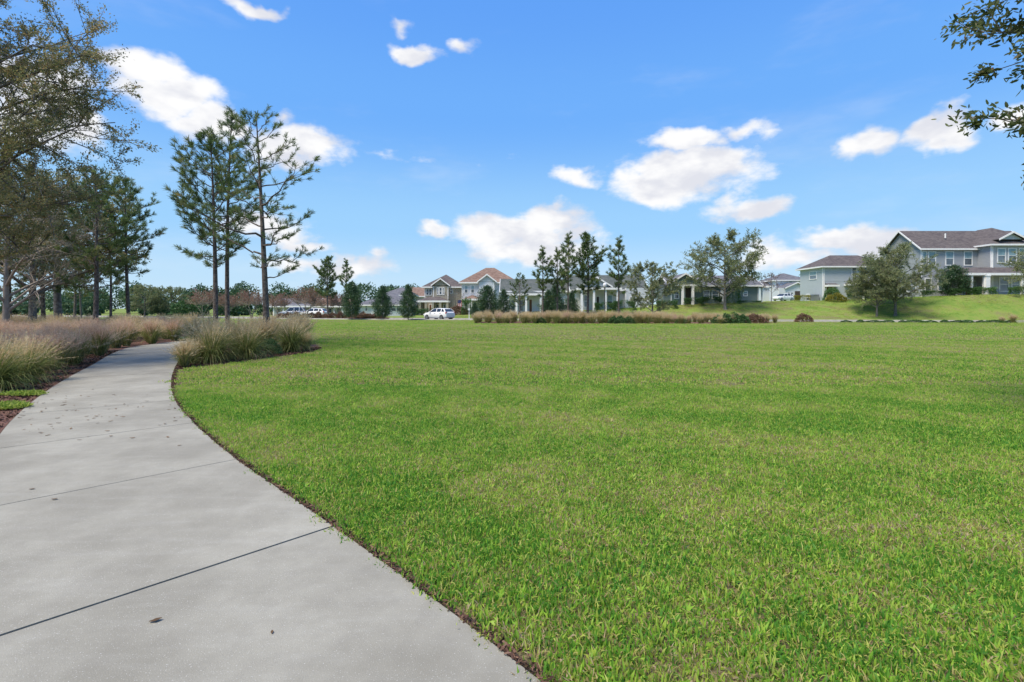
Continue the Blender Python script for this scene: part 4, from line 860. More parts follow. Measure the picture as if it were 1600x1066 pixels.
# pines
pA = pine(21, H=9.4, bare=.36, maxr=2.1, nb=42, r0=.10, sub=5, needles=40, up=.5, lean=(-.35, .2), nlen=.26, nw=.015)
pB = pine(22, H=10.3, bare=.38, maxr=1.5, nb=38, r0=.09, sub=4, needles=38, up=.55, lean=(.15, 0), nlen=.25, nw=.014)
pC = pine(23, H=10.4, bare=.30, maxr=3.0, nb=30, r0=.125, sub=6, needles=34, up=.28, lean=(-.55, .1), peak=.35, nlen=.21, nw=.014)
pD = pine(24, H=8.4, bare=.30, maxr=1.9, nb=36, r0=.11, sub=5, needles=32, up=.5, nlen=.25, nw=.02)
pE = pine(25, H=8.8, bare=.32, maxr=1.55, nb=30, r0=.10, sub=4, needles=26, up=.85, nlen=.36, nw=.03)
pF = pine(26, H=9.3, bare=.32, maxr=2.3, nb=42, r0=.13, sub=6, needles=30, up=.75, nlen=.36, nw=.03)
PG = 'slash pines in the grass beds'
for (nm, px, Y_, me, sc, rz, lab) in (
    (0, 337, 19.8, pA, .93, 0, 'left tree of the three tall pines, lush long-needled crown leaning left'),
    (0, 356, 21.5, pB, .99, .5, 'middle tree of the three tall pines, slim trunk behind the others'),
    (0, 418, 18.2, pC, .865, 0, 'right tree of the three tall pines, bare leaning trunk and sparse open branches'),
    (0, 148, 23.5, pD, .98, 1, 'tallest pine of the left grove, thick leaning trunk rising from the plumes'),
    (0, 203, 29, pA, .97, 2.2, 'rightmost pine of the left grove with a long branch reaching right'),
    (0, 172, 28, pB, .70, 3.0, 'thin young pine between the two large pines of the left grove'),
    (0, 69, 27.5, pD, .95, 4.0, 'slim dark pine third from the left edge'),
    (0, 16, 26.5, pB, .85, 5.1, 'straight pine trunk nearest the left frame edge'),
    (0, 116, 40, pD, .9, .3, 'farther pine seen between the rusty oak and the tallest left pine'),
    (0, 128, 47, pA, .8, 1.3, 'small far pine just left of the thick leaning pine trunk'),
    (0, 513, 74, pF, .98, 0, 'full pine standing among the bare crape myrtles beside the leftmost magnolia'),
    (0, 541, 80, pE, 1.05, 1, 'pine top rising behind the leftmost conical magnolia'),
    (0, 812, 56, pD, .66, 1, 'short bushy pine at the left end of the long grass bed'),
    (0, 848, 52.5, pE, .90, 0, 'leftmost of the five slender pines in the long bed'),
    (0, 871, 53.5, pE, .89, 2, 'second slender pine from the left in the long bed'),
    (0, 888, 51, pE, 1.03, 4, 'third slender pine from the left, in the middle of the long bed'),
    (0, 917, 53, pF, 1.01, 1.5, 'fullest pine of the long bed, just left of the lamp post'),
    (0, 967, 52, pE, 1.0, 3.3, 'lone spiky pine of the long bed, right of the lamp post')):
    tree('pine', 'pine_tree', lab, 'tree', px, Y_, PG if 0 else None, rz, sc, me=me)
# magnolias
c1 = cone(31, 4.9, 1.35); c2 = cone(32, 4.4, 1.3); c3 = cone(33, 4.3, 1.5, bulge=.4)
for (px, Y_, me, sc, sz, lab) in ((550, 66, c3, 1.0, 1.22, 'leftmost conical magnolia, darkest and broadest, by the low white house'), (598, 66, c2, 1.0, 1.07, 'round-topped magnolia centred before the low white house'),
    (638, 63, c1, .95, .96, 'conical magnolia left of the parked white car'), (762, 61, c3, 1.0, 1.05, 'large conical evergreen before the brown-roofed white house'), (787, 64, c1, .8, .85, 'narrow dark evergreen right of the large conical one, before the brown-roofed house')):
    tree('mag', 'magnolia_tree', lab, 'tree', px, Y_, None, px, sc, sz, me=me)
tree('mag', 'magnolia_tree', 'dark glossy evergreen against the wall of the largest blue-grey house', 'tree', 1491, 64.5, None, 1, 1.25, 1.0, me=c3, dz=-.1)
for i, (px, Y_, s_, lab) in enumerate(((226, 88, 1.0, 'first bushy green tree left of the far treeline gap'), (246, 92, 1.25, 'larger bushy green tree beyond the path bend'), (268, 90, .95, 'small round green tree next to the bare crape myrtles'))):
    tree('oak', 'broadleaf_tree', lab, 'tree', px, Y_, None, i, s_*1.0, s_*.85, me=oakC if i != 1 else c3)
for i, (px, Y_, s_, lab) in enumerate(((742, 68, .5, 'dark clipped evergreen right of the white porch post'), (857, 60, .8, 'dark rounded evergreen behind the leftmost slender pine'), (868, 62, .95, 'dark evergreen mass behind the second slender pine'), (893, 63, .75, 'low dark evergreen between the cottages'))):
    tree('mag', 'evergreen_tree', lab, 'tree', px, Y_, None, i, s_, me=c1)

# bare crape myrtles
def crape(seed, H=4, R_=2.4):
    g = np.random.default_rng(seed); T = Tubes(); P = []; D = []
    for i in range(6):
        ph = i*1.05+g.normal()*.2; d = np.array([math.cos(ph), math.sin(ph), 0]); e1 = d*R_*.38+[0, 0, H*.5]; B = bez(d*.1, d*.12+np.array([0, 0, H*.28]), e1, 6); T.add(B, np.linspace(.05, .03, 6), 5)
        for j in range(13):
            a = g.uniform(0, 2*np.pi); rr_ = R_*math.sqrt(g.random()); e2 = np.array([math.cos(a)*rr_, math.sin(a)*rr_, H*(1-.42*(rr_/R_)**2)]); e2[:2] = e2[:2]*.6+e1[:2]*.5; T.add(bez(e1, (e1+e2)/2+g.normal(size=3)*.1, e2, 5), np.linspace(.025, .010, 5), 4)
            for m_ in range(9):
                s0 = e1+(e2-e1)*g.uniform(.25, .98); e3 = s0+unit(unit(e2-e1)+g.normal(size=3)*.45)*g.uniform(.3, .75); T.add(np.stack([s0, (s0+e3)/2, e3]), [.013, .010, .007], 3)
                if e3[2] > H*.72: P.append(e3); D.append(unit(e3-s0))
                else: P.append(e3) ; D.append(unit(e3-s0))
    P = np.array(P); D = np.array(D); hi = P[:, 2]; rep = 13; P = np.repeat(P, rep, 0); D = np.repeat(D, rep, 0); n = len(P)
    P = P+g.normal(size=(n, 3))*.06; keep = g.random(n) < np.clip((P[:, 2]/H-.45)*2.2, .06, 1); P = P[keep]; D = unit(D[keep]+g.normal(size=(keep.sum(), 3))*.8); n = len(P)
    return T.mesh('trunk', M['twig']), leaves_mesh('crown', P, D, .09*g.uniform(.6, 1.4, n), np.full(n, .05), g.uniform(0, .7, n), M['seed'], g)
cr = [crape(51, 4.1, 3.0), crape(52, 3.9, 2.8)]
for i, (px, Y_, s_, lab) in enumerate(((317, 74, 1.0, 'leftmost bare crape myrtle with a reddish dome'), (355, 76, .9, 'bare crape myrtle behind the trunks of the left two tall pines'), (393, 75, 1.0, 'bare reddish crape myrtle left of the leaning pine trunk'),
        (436, 76, .92, 'tan bare crape myrtle right of the leaning pine trunk'), (478, 74, 1.08, 'large bare crape myrtle with rust-coloured seed heads by the parked white car'), (527, 77, .95, 'bare crape myrtle partly hidden by the pine next to the leftmost magnolia'), (497, 88, .9, 'small bare crape myrtle set back before the brown-roofed low house'))):
    tree('crape', 'crape_myrtle', lab, 'tree', px, Y_, None, i*1.3, s_, me=cr[i % 2])

# hedges and shrubs
ball = shrub_mesh(61, .5, .5, .62, 1500, .09, 'shrubleaf'); gball = shrub_mesh(62, .5, .5, .6, 1500, .09, 'yellowleaf'); lball = shrub_mesh(63, .5, .5, .6, 1500, .09, 'hedgeleaf')
hed = shrub_mesh(64, 1.6, .55, 1.2, 5200, .09, 'shrubleaf', .45); dome = shrub_mesh(65, .85, .8, 2.9, 5200, .1, 'hedgeleaf', .8); brn = shrub_mesh(66, .5, .5, .55, 1500, .09, 'brownleaf'); lhed = shrub_mesh(67, 1.6, .55, 1.0, 5000, .09, 'hedgeleaf', .5); yhed = shrub_mesh(68, 1.5, .6, 1.1, 4000, .09, 'yellowleaf', .6)
bush('round_shrub', 'small dark round shrub at the front of the pine bed', 419, 16.0, shrub_mesh(69, .42, .42, .52, 5200, .03, 'shrubleaf'), 1)
B_ = [('left half of the long clipped hedge before the white cottage porch', 946, 70, hed, (1, 1, 1.15)), ('right half of the long clipped hedge before the white cottage porch', 976, 70, hed, (1.02, 1, 1.2)),
      ('low dark hedge under the cottage gap beside the fullest pine', 896, 69, hed, (.5, 1, .9)), ('dark hedge left of the sage cottage steps', 1042, 69, hed, (.95, 1, 1.0)), ('dark hedge right of the sage cottage steps, left part', 1084, 69.5, hed, (.85, 1, .95)),
      ('dark hedge under the sage cottage windows, right part', 1112, 69.7, hed, (.95, 1, .95)), ('tall clipped dome shrub beside the broadest oak trunk', 1146, 69.5, dome, (1, 1, 1)), ('low foundation hedge along the sage cottage side wall', 1170, 71, lhed, (1.1, .7, .35)),
      ('golden green hedge at the left corner of the house with the red side door', 1256, 80, yhed, (1.0, 1, .95)), ('dark green bush below the red side door', 1300, 74, shrub_mesh(71, 1.3, 1.1, 2.0, 3800, .12, 'hedgeleaf'), (1, 1, 1)),
      ('low yellow-tipped bush on the slope below the red side door', 1307, 68.5, gball, (2.5, 2.2, 1.8)), ('brown dry shrub on the kerb strip below the red-door house', 1256, 53, brn, (1.7, 1.4, 1.6)), ('reddish brown shrub at the tip of the long bed', 1180, 49, brn, (2.2, 1.2, 1.6)),
      ('dark hedge at the foot of the plain blue-grey house, left part', 1341, 76.2, hed, (1.0, 1, .95)), ('dark hedge at the foot of the plain blue-grey house, right part', 1385, 76.2, hed, (1.2, 1, .95)),
      ('light green clipped hedge left of the porch steps of the largest house', 1535, 62.9, lhed, (.95, 1, 1.0)), ('dark green hedge before the wall of the largest house', 1508, 63.5, hed, (1.1, 1, .8)), ('dark low hedge at the left corner of the largest house', 1465, 65.5, hed, (1.3, 1, .75)),
      ('green bush at the right frame edge by the porch steps', 1592, 61.5, lhed, (.6, 1, 1.0)), ('dark clipped hedge before the tan porch, behind the parked car', 672, 83, hed, (1.5, 1, .95)), ('reddish hedge between the tan and the white two-storey house', 716, 80, brn, (3.4, 2, 2.4)),
      ('narrow dark cone shrub left of the white porch post', 729, 79, dome, (.9, .9, .9)), ('large dark green bush left of the bare crape myrtles', 291, 86, ball, (5, 4, 4.6)), ('dark bush at the foot of the leftmost magnolia', 569, 70, ball, (2, 2, 1.2)),
      ('brown dried hedge before the low white house', 573, 69, brn, (5, 1.6, 1.3))]
for (lab, px, Y_, me, s3) in B_: bush('hedge' if me in (hed, lhed, yhed) else 'shrub', lab, px, Y_, me, s3=s3, cat='hedge' if me in (hed, lhed, yhed) else 'shrub')
for i, (px, Y_, s_) in enumerate(((846, 48.9, .95), (882, 49.5, .75), (950, 50.8, 1.0), (959, 48.9, 1.1), (969, 48.9, 1.15), (983, 48.8, 1.1), (1123, 48.9, 1.25), (1135, 48.7, 1.5), (1147, 48.9, 1.6), (1160, 48.9, 1.4), (1060, 48.9, .7), (1072, 49.2, .8), (1040, 49.2, .6))):
    bush('round_shrub', ['low dark round shrub under the leftmost slender pine', 'low dark round shrub under the third slender pine', 'round shrub at the foot of the lamp post', 'left of three touching dark balls below the lone spiky pine', 'middle of three touching dark balls below the lone spiky pine', 'right of three touching dark balls below the lone spiky pine',
        'leftmost of the four big dark green shrubs below the broadest oak', 'second of the four big dark green shrubs below the broadest oak', 'third of the four big dark green shrubs below the broadest oak', 'rightmost of the four big dark green shrubs below the broadest oak',
        'small green shrub left of the big four, nearer the cottage steps', 'small green shrub close beside the big four dark ones', 'tiny shrub farthest left before the sage cottage steps'][i], px, Y_, ball if i < 7 else lball if i > 9 else ball, s_, rz=i, dz=-.02)
for i in range(14):
    px = 440+i*11.5; bush('dry_shrub', 'brown dried hedge shrub in the row along the far left street', px, 69.5+(600-px)*.018, brn, s3=(1.7, 1.0, 1.25+.25*(i % 3)), rz=i, group='dry shrubs along the far street', dz=0)
for i in range(13):
    px = 1322+i*21+(i*37 % 9); bush('kerb_shrub', 'low green shrub in the sparse row along the near kerb at right', px, float(51.9-(px-1322)*.0035), lball if i % 2 else ball, s3=(1.1+.5*(i % 3), .7, .42+.1*(i % 2)), rz=i, group='low shrubs along the right kerb')

# weeds creeping over the mulch in the left corner
def weeds(name, cx, cy, rx, ry, n, lab, seed):
    g = np.random.default_rng(seed); a = g.uniform(0, 2*np.pi, n); r_ = np.sqrt(g.random(n)); k_ = g.integers(0, 5, n); r_ *= g.uniform(.3, .6, 5)[k_]; ox = g.uniform(-.6, .6, 5)[k_]*rx; oy = g.uniform(-.6, .6, 5)[k_]*ry; P = np.c_[cx+ox+np.cos(a)*r_*rx, cy+oy+np.sin(a)*r_*ry*1.3, .005+g.random(n)*.04*(1-r_)]; D = unit(np.c_[g.normal(size=n), g.normal(size=n), g.uniform(.2, 1.2, n)])
    return tag(link(name, leaves_mesh(name, P, D, g.uniform(.04, .09, n), np.full(n, .018), g.uniform(.2, 1, n), M['weedleaf'], g)), lab, 'weeds', kind='stuff')
weeds('weed_patch', -7.75, 7.35, .5, .28, 1600, 'bright green weeds on the mulch at the left frame edge beside the path', 1)
weeds('weed_patch', -8.55, 8.35, .5, .2, 1100, 'small green weed patch under the nearest grass clump', 2)

# far woodland
def woodland(name, x0, x1, Y_, h0, h1, n, lab, seed, dz=0):
    g = np.random.default_rng(seed); k = 46; cx = np.sort(g.uniform(x0, x1, k)); cy = Y_+g.uniform(-6, 10, k); H = g.uniform(h0, h1, k); R_ = H*g.uniform(.3, .5, k); T = []
    idx = g.integers(0, k, n); d = unit(g.normal(size=(n, 3))); lump = g.uniform(.6, 1.05, n)
    P = np.c_[cx[idx]+d[:, 0]*R_[idx]*lump, cy[idx]+d[:, 1]*R_[idx]*lump, H[idx]*.55+d[:, 2]*H[idx]*.45*lump]; P[:, 2] += dz
    D = unit(d+g.normal(size=(n, 3))*.8); return tag(link(name, leaves_mesh(name, P, D, g.uniform(.35, .9, n), g.uniform(.3, .55, n), np.clip(g.normal(.45, .22, n), 0, 1), M['forest'], g)), lab, 'woodland', kind='stuff')
woodland('woodland', -330, -125, 165, 5.5, 9.5, 30000, 'hazy dark green line of trees on the far left horizon', 5)
woodland('woodland', -135, -20, 150, 6.5, 9.5, 40000, 'low distant trees behind the left houses', 6)
woodland('woodland', 60, 180, 185, 11, 17, 16000, 'dark tree tops above the roofs of the distant white house', 7)
woodland('woodland', -160, -50, 100, 1.5, 3.0, 12000, 'low scrub strip at the far edge of the left field', 9)

# ------------------------------------------------------------------ cars
def car(name, label, X_, Y_, rz, paint, hgt_=1.0):
    o = tag(empty(name, (X_, Y_, float(hgt(X_, Y_))+.015), rz), label, 'car')
    # sections along x: front = -x ; (x, half width at belt, z bottom, z belt, half width roof, z roof)
    st = [(-2.25, .62, .42, .62), (-2.15, .78, .28, .78), (-1.7, .88, .22, .92), (-1.0, .9, .2, 1.0), (-.2, .91, .2, 1.03), (.9, .91, .2, 1.05), (1.7, .9, .22, 1.07), (2.1, .86, .28, 1.06), (2.22, .78, .4, .95)]
    V = []; 
    for (x, w_, z0, z1) in st: V += [(x, -w_*.9, z0), (x, -w_, z0+.18), (x, -w_, z1-.2), (x, -w_*.93, z1), (x, w_*.93, z1), (x, w_, z1-.2), (x, w_, z0+.18), (x, w_*.9, z0)]
    Fs = []
    for k in range(len(st)-1):
        for j in range(8): Fs.append((k*8+j, k*8+(j+1) % 8, (k+1)*8+(j+1) % 8, (k+1)*8+j))
    n = (len(st)-1)*8; Fs += [tuple(range(7, -1, -1)), tuple(n+j for j in range(8))]
    me = bpy.data.meshes.new('body'); me.from_pydata(V, [], Fs); me.materials.append(paint); me.update(); bo = link('body', me, o); b = bo.modifiers.new('bevel', 'BEVEL'); b.width = .04; b.segments = 3; b.limit_method = 'ANGLE'; me.polygons.foreach_set('use_smooth', [True]*len(Fs))
    zr = 1.5*hgt_; tp = [(-1.05, .8, 1.0), (-.35, .66, zr-.05), (.3, .66, zr), (1.5, .64, zr-.04), (2.08, .78, 1.04)]   # greenhouse outline
    g_ = MB(); v = []
    lo = [(-1.05, .83), (-.35, .84), (.3, .84), (1.5, .82), (2.08, .78)]
    for (a, c), (x, w_, z) in zip(lo, tp): v += [(a, -c, 1.0), (x, -w_, z), (x, w_, z), (a, c, 1.0)]
    f = []
    for k in range(4): f += [(k*4, (k+1)*4, (k+1)*4+1, k*4+1), (k*4+1, (k+1)*4+1, (k+1)*4+2, k*4+2), (k*4+2, (k+1)*4+2, (k+1)*4+3, k*4+3)]
    g_.add(v, f); g_.build('windows', M['carglass'], o)
    r_ = MB(); vv = []; ring = [(-.42, .655, zr-.06), (.3, .67, zr+.01), (1.5, .65, zr-.03), (1.62, .64, zr-.1)]
    for (x, w_, z) in ring: vv += [(x, -w_-.02, z-.03), (x, -w_+.1, z+.03), (x, w_-.1, z+.03), (x, w_+.02, z-.03)]
    f = []
    for k in range(3): f += [(k*4+j, (k+1)*4+j, (k+1)*4+j+1, k*4+j+1) for j in range(3)]
    r_.add(vv, f)
    for s_ in (-1, 1):
        for (xa, xb, wd) in ((-1.0, -.36, .06), (.35, .33, .06), (1.2, 1.22, .07), (2.05, 1.6, .12)):
            r_.add([(xa-wd, s_*.85, 1.0), (xa+wd, s_*.85, 1.0), (xb+wd, s_*.68, zr-.04), (xb-wd, s_*.68, zr-.04)], [(0, 1, 2, 3)])
    r_.build('roof', paint, o)
    for x in (-1.42, 1.38):
        for s_ in (-1, 1):
            w_ = MB(); w_.rod((x, s_*.70, .34), (x, s_*.925, .34), .34, n=20); wo_ = w_.build('wheel', M['rubber'], o)
            q = MB(); q.rod((x, s_*.92, .34), (x, s_*.94, .34), .22, n=14)
            for k in range(5): a = k*1.257; q.box(x-.03, x+.03, min(s_*.935, s_*.95), max(s_*.935, s_*.95), .34, .5) if k == 0 else None
            q.build('rim', M['rim'], wo_)
    for s_ in (-1, 1):
        l = MB(); l.box(2.08, 2.2, s_*.74-.13, s_*.74+.13, .82, 1.05); l.build('tail_light', M['taillight'], o)
        l = MB(); l.box(-2.2, -2.02, s_*.66-.16, s_*.66+.16, .62, .76); l.build('headlight', M['globe'], o)
    l = MB(); l.box(2.2, 2.24, -.26, .26, .62, .75); l.build('number_plate', M['trim'], o)
    for (x0) in (-.3, .75): l = MB(); l.box(x0+.3, x0+.5, -.935, -.9, .86, .89); l.build('door_handle', M['metal'], o)
    l = MB(); l.box(-.9, -.72, -1.05, -.88, .98, 1.12); l.box(-.9, -.72, .88, 1.05, .98, 1.12); l.build('mirror', paint, o)
    return o
car('parked_car', 'white hatchback parked in the street in front of the tan house', at(686, 65.5), 65.5, R(-38), M['carwhite'])
car('parked_car', 'white parked car under the bare crape myrtle with rust-coloured seed heads', at(491, 82), 82, R(-8), M['carwhite'])
car('parked_van', 'pale van-like car seen between crape myrtle stems left of the white parked car', at(458, 86), 86, R(10), M['carsilver'], 1.15)['category'] = 'van'
car('parked_car', 'white car in front of the distant white house garage', at(1224, 103), 103, R(20), M['carwhite'])

# ------------------------------------------------------------------ lamp, posts, boxes, flag
def lamp(px, Y_, H, lab):
    x = at(px, Y_); o = tag(empty('street_lamp', (x, Y_, float(hgt(x, Y_)))), lab, 'street lamp')
    b = MB(); b.lathe([(.16, 0), (.16, .1), (.10, .35), (.06, .6), (.05, H-.75), (.09, H-.7), (.09, H-.62)], n=12); b.build('pole', M['metal'], o)
    b = MB(); b.lathe([(.09, H-.62), (.17, H-.5), (.23, H-.3), (.20, H-.12), (.1, H-.02), (.02, H+.03)], n=16); b.build('globe', M['globe'], o, smooth=True)
    b = MB(); b.lathe([(.06, H+.02), (.03, H+.1), (.0, H+.16)], n=8); b.build('finial', M['metal'], o)
lamp(945, 56.5, 4.5, 'street lamp with a white acorn globe on a dark pole before the white cottage')
lamp(766, 66, 4.3, 'street lamp half hidden by the large conical evergreen') if False else None
def box_thing(name, lab, cat, px, Y_, w_, d_, h_, m, part='lid'):
    x = at(px, Y_); o = tag(empty(name, (x, Y_, float(hgt(x, Y_)))), lab, cat); b = MB(); b.box(-w_/2, w_/2, -d_/2, d_/2, -.1, h_*.9); b.build('cabinet', m, o, bevel=.02)
    b = MB(); b.box(-w_/2-.03, w_/2+.03, -d_/2-.03, d_/2+.03, h_*.9, h_); b.build(part, m, o, bevel=.02)
M['green'] = mat('utility_green', (.20, .28, .22), None, 3, .6); M['tanbox'] = mat('utility_tan', (.55, .50, .42), None, 3, .7)
box_thing('utility_box', 'small pale tan utility box beside the long clipped hedge', 'utility box', 1003, 64, .5, .4, .75, M['tanbox'])
box_thing('utility_box', 'small pale green utility box before the sage cottage hedge', 'utility box', 1093, 62.6, .55, .5, .6, M['green'])
box_thing('air_conditioner', 'grey air conditioning unit beside the golden hedge at the house corner', 'air conditioner', 1273, 79, .9, .8, 1.1, M['rim'])
o = tag(empty('sign_post', (at(733, 66), 66, float(hgt(at(733, 66), 66)))), 'thin white post standing by the kerb right of the parked car', 'post'); b = MB(); b.box(-.05, .05, -.05, .05, -.1, 1.25); b.build('post', M['trim'], o); b = MB(); b.box(-.13, .13, -.26, .26, 1.25, 1.5); b.build('mailbox', M['trim'], o, bevel=.04)
# flag
M['flagred'] = mat('flag_red', (.45, .06, .08), None, 3, .8); M['flagblue'] = mat('flag_blue', (.04, .06, .2), None, 3, .8)
fx = at(718, 82); o = tag(empty('flag', (fx, 82, float(hgt(fx, 82)))), 'small red, white and blue striped flag hanging by the white house porch', 'flag')
b = MB(); b.rod((0.75, 0, 0), (.62, 0, 2.6), .025); b.build('flag_pole', M['trim'], o)
rw = MB()
for k in range(7):
    x0 = -.32+k*.135; z1 = 2.45 if k > 3 else 1.9
    rw.add([(x0, .02*math.sin(k*1.7), 1.05), (x0+.135, .02*math.sin(k*1.7+1.7), 1.0), (x0+.135, .02*math.sin(k*1.7+1.7), z1), (x0, .02*math.sin(k*1.7), z1)], [(0, 1, 2, 3)], k % 2)
rw.build('stripes', [M['flagred'], M['trim']], o); b = MB(); b.box(-.32, .22, -.015, .03, 1.9, 2.45); b.build('canton', M['flagblue'], o)

# ------------------------------------------------------------------ dead leaves on the path
def leaf_me(seed):
    g = random.Random(seed); L = .055; V = []; 
    for k in range(5):
        t_ = k/4; w_ = .013*math.sin(math.pi*min(1, t_*.9+.08))*g.uniform(.8, 1.2); z = .004+.014*t_*t_+g.uniform(0, .003); V += [((t_-.5)*L, -w_, z+.006), ((t_-.5)*L, 0, z), ((t_-.5)*L, w_, z+.005)]
    Fs = []
    for k in range(4): Fs += [(k*3, k*3+1, k*3+4, k*3+3), (k*3+1, k*3+2, k*3+5, k*3+4)]
    return mesh_np('fallen_leaf', V, [Fs], M['deadleaf'], tint=[g.random()]*15)
LM = [leaf_me(k) for k in range(5)]; rr = random.Random(12); n = 0
while n < 95:
    px = rr.uniform(0, 285); py = rr.triangular(585, 700, 640); Y_ = F*CH/(py-HZ); X_ = at(px, Y_)
    if not inpoly(np.array([X_]), np.array([Y_]), PATHPOLY)[0]: continue
    s_ = rr.uniform(.4, 1.0); o = link('fallen_leaf', LM[n % 5], None, (X_, Y_, .002), rr.uniform(0, 6.3)); o.scale = (s_, s_, s_*.5); tag(o, 'small dark fallen leaf on the far shaded stretch of the path', 'leaf', 'fallen leaves strewn across the path'); n += 1
for (px, py, s_, r_, lab) in ((243, 971, .95, .45, 'single orange-brown dead leaf on the nearest path slab'), (425, 989, .45, 2, 'tiny brown leaf crumb right of the single orange-brown leaf'), (50, 765, .8, .2, 'dead leaf on the second joint line near the left frame edge'), (85, 781, .9, 0, 'pale tan twig-like leaf just below the second joint line')):
    Y_ = F*CH/(py-HZ); o = link('fallen_leaf', LM[2], None, (at(px, Y_), Y_, .003), r_); o.scale = (s_, s_, s_*.4); tag(o, lab, 'leaf')

# ------------------------------------------------------------------ lawn: tufts of turf instanced on scattered points
def tuft(seed, n, rad, h, bw, flop=.75):
    g = np.random.default_rng(seed); a = g.uniform(0, 2*np.pi, n); r_ = rad*np.sqrt(g.random(n)); B = np.c_[np.cos(a)*r_, np.sin(a)*r_, np.zeros(n)]
    ph = g.uniform(0, 2*np.pi, n); out = np.c_[np.cos(ph), np.sin(ph), 0*ph]; dead = g.random(n) < .33; ln = np.abs(g.normal(0, flop, n)); ln[dead] += .65; ln = np.clip(ln, 0, 1.45); L = h*g.uniform(.55, 1.25, n); L[dead] *= 1.1
    up = np.array([0, 0, 1.]); d1 = out*np.sin(ln*.6)[:, None]+up*np.cos(ln*.6)[:, None]; d2 = out*np.sin(ln*1.25)[:, None]+up*np.cos(ln*1.25)[:, None]
    sd_ = unit(np.cross(d1, g.normal(size=(n, 3)))); w_ = (bw*g.uniform(.6, 1.2, n)*np.where(dead, .6, 1))[:, None]; p1 = B+d1*L[:, None]*.5; p2 = p1+d2*L[:, None]*.5
    V = np.stack([B-sd_*w_*.35, B+sd_*w_*.35, p1+sd_*w_*.5, p1-sd_*w_*.5, p2], 1).reshape(-1, 3); t_ = np.where(dead, g.uniform(.68, 1.0, n), np.clip(g.normal(.27, .27, n), 0, .72))
    return V, t_
lv = [dict(n=70, rad=.085, h=.040, bw=.0085), dict(n=60, rad=.17, h=.042, bw=.014), dict(n=80, rad=.42, h=.04, bw=.026)]
V = []; Q = []; Tr = []; Tn = []; PID = []; off = 0; Nvar = 4
for L_, prm in enumerate(lv):
    for v_ in range(Nvar):
        a, t_ = tuft(100+L_*10+v_, **prm); n = len(t_); b = off+np.arange(n)*5; V.append(a); Q.append(np.stack([b, b+1, b+2, b+3], 1)); Tr.append(np.stack([b+3, b+2, b+4], 1)); Tn.append(np.repeat(t_, 5)); PID.append(np.full(n*5, L_*Nvar+v_)); off += n*5
g = np.random.default_rng(77)
def lawn_pts(y0, y1, dens):
    d = dens**-.5; gx, gy = np.meshgrid(np.arange(-1.12*y1-1, 1.12*y1+1, d), np.arange(y0, y1, d)); x = gx.ravel()+g.uniform(-.5, .5, gx.size)*d; y = gy.ravel()+g.uniform(-.5, .5, gx.size)*d; ok = np.abs(x) < 1.10*y+1.0
    return x[ok], y[ok]
def on_lawn(x, y, m_):
    ok = ~inpoly(x, y, PATHPOLY) & ~inpoly(x, y, BED_L) & ~inpoly(x, y, BED_M) & ~inpoly(x, y, BED_F)
    # keep off the path edges by m_
    q = RE[::3]; k = (y < 27) & ok; idx = np.where(k)[0]
    for c in range(0, len(idx), 4000):
        ii = idx[c:c+4000]; d = np.min((x[ii, None]-q[None, :, 0])**2+(y[ii, None]-q[None, :, 1])**2, axis=1); ok[ii] &= d > m_*m_
    left = (y < 24) & (x < near_edge(y, 'R')); ok &= ~left
    ok &= (y < yroad(x)-3.3-m_) ; return ok
PX = []; lev = []; 
for (y0, y1, dens, L_, m_) in ((.9, 9.5, 210, 0, .088), (9.5, 23, 42, 1, .19), (23, 62, 7.5, 2, .4)):
    x, y = lawn_pts(y0, y1, dens); ok = on_lawn(x, y, m_); PX.append(np.c_[x[ok], y[ok]]); lev.append(np.full(ok.sum(), L_))
# the steep front lawns beyond the street
x = g.uniform(-20, 80, 20000); y = g.uniform(54, 76, 20000); ok = (y > yroad(x)+3.6) & (np.abs(x) < 1.1*y) ; PX.append(np.c_[x[ok], y[ok]]); lev.append(np.full(ok.sum(), 2))
PX = np.concatenate(PX); lev = np.concatenate(lev); NP = len(PX); print('lawn points', NP)
PZ = hgt(PX[:, 0], PX[:, 1]); me = mesh_np('lawn_grass', np.concatenate(V+[np.c_[PX, PZ+.004]]), [np.concatenate(Q), np.concatenate(Tr)], M['turf'], tint=np.concatenate(Tn+[np.zeros(NP)]))
a = me.attributes.new('pid', 'INT', 'POINT'); a.data.foreach_set('value', np.concatenate(PID+[-1-lev]).astype(np.int32))
a = me.attributes.new('rot', 'FLOAT_VECTOR', 'POINT'); rv = np.concatenate([np.zeros((off, 3)), np.c_[g.normal(0, .08, (NP, 2)), g.uniform(0, 6.3, NP)]]); a.data.foreach_set('vector', rv.astype(np.float32).ravel())
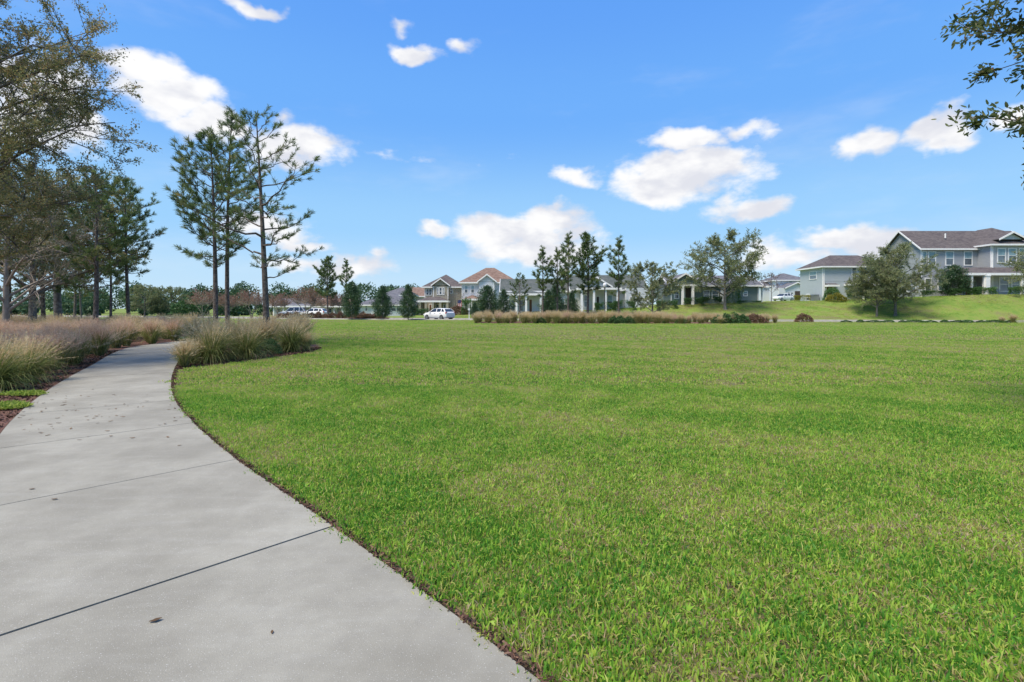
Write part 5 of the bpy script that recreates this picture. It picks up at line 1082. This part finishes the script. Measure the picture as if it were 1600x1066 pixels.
a = me.attributes.new('scl', 'FLOAT', 'POINT'); sc_ = g.uniform(.6, 1.4, NP); a.data.foreach_set('value', np.concatenate([np.ones(off), sc_]).astype(np.float32))
lawn = tag(link('lawn_grass', me), 'short mown St. Augustine turf covering the whole open lawn and front gardens', 'grass', kind='stuff')
ng = bpy.data.node_groups.new('turf_scatter', 'GeometryNodeTree'); ng.interface.new_socket('Geometry', in_out='INPUT', socket_type='NodeSocketGeometry'); ng.interface.new_socket('Geometry', in_out='OUTPUT', socket_type='NodeSocketGeometry')
N = ng.nodes; gi = N.new('NodeGroupInput'); go = N.new('NodeGroupOutput'); join = N.new('GeometryNodeJoinGeometry'); ng.links.new(join.outputs[0], go.inputs[0])
def attr(nm, typ):
    n_ = N.new('GeometryNodeInputNamedAttribute'); n_.data_type = typ; n_.inputs['Name'].default_value = nm; return n_.outputs['Attribute']
pid = attr('pid', 'INT')
def sel(val):
    c = N.new('FunctionNodeCompare'); c.data_type = 'INT'; c.operation = 'EQUAL'; ng.links.new(pid, c.inputs[2]); c.inputs[3].default_value = val
    s_ = N.new('GeometryNodeSeparateGeometry'); s_.domain = 'POINT'; ng.links.new(gi.outputs[0], s_.inputs[0]); ng.links.new(c.outputs[0], s_.inputs[1]); return s_.outputs[0]
for L_ in range(3):
    gj = N.new('GeometryNodeGeometryToInstance')
    for v_ in range(Nvar): ng.links.new(sel(L_*Nvar+v_), gj.inputs[0])
    io = N.new('GeometryNodeInstanceOnPoints'); ng.links.new(sel(-1-L_), io.inputs['Points']); ng.links.new(gj.outputs[0], io.inputs['Instance']); io.inputs['Pick Instance'].default_value = True
    ri = N.new('FunctionNodeRandomValue'); ri.data_type = 'INT'; ri.inputs[4].default_value = 0; ri.inputs[5].default_value = Nvar-1; ng.links.new(ri.outputs[2], io.inputs['Instance Index'])
    ng.links.new(attr('rot', 'FLOAT_VECTOR'), io.inputs['Rotation']); ng.links.new(attr('scl', 'FLOAT'), io.inputs['Scale']); ng.links.new(io.outputs[0], join.inputs[0])
md = lawn.modifiers.new('scatter', 'NODES'); md.node_group = ng
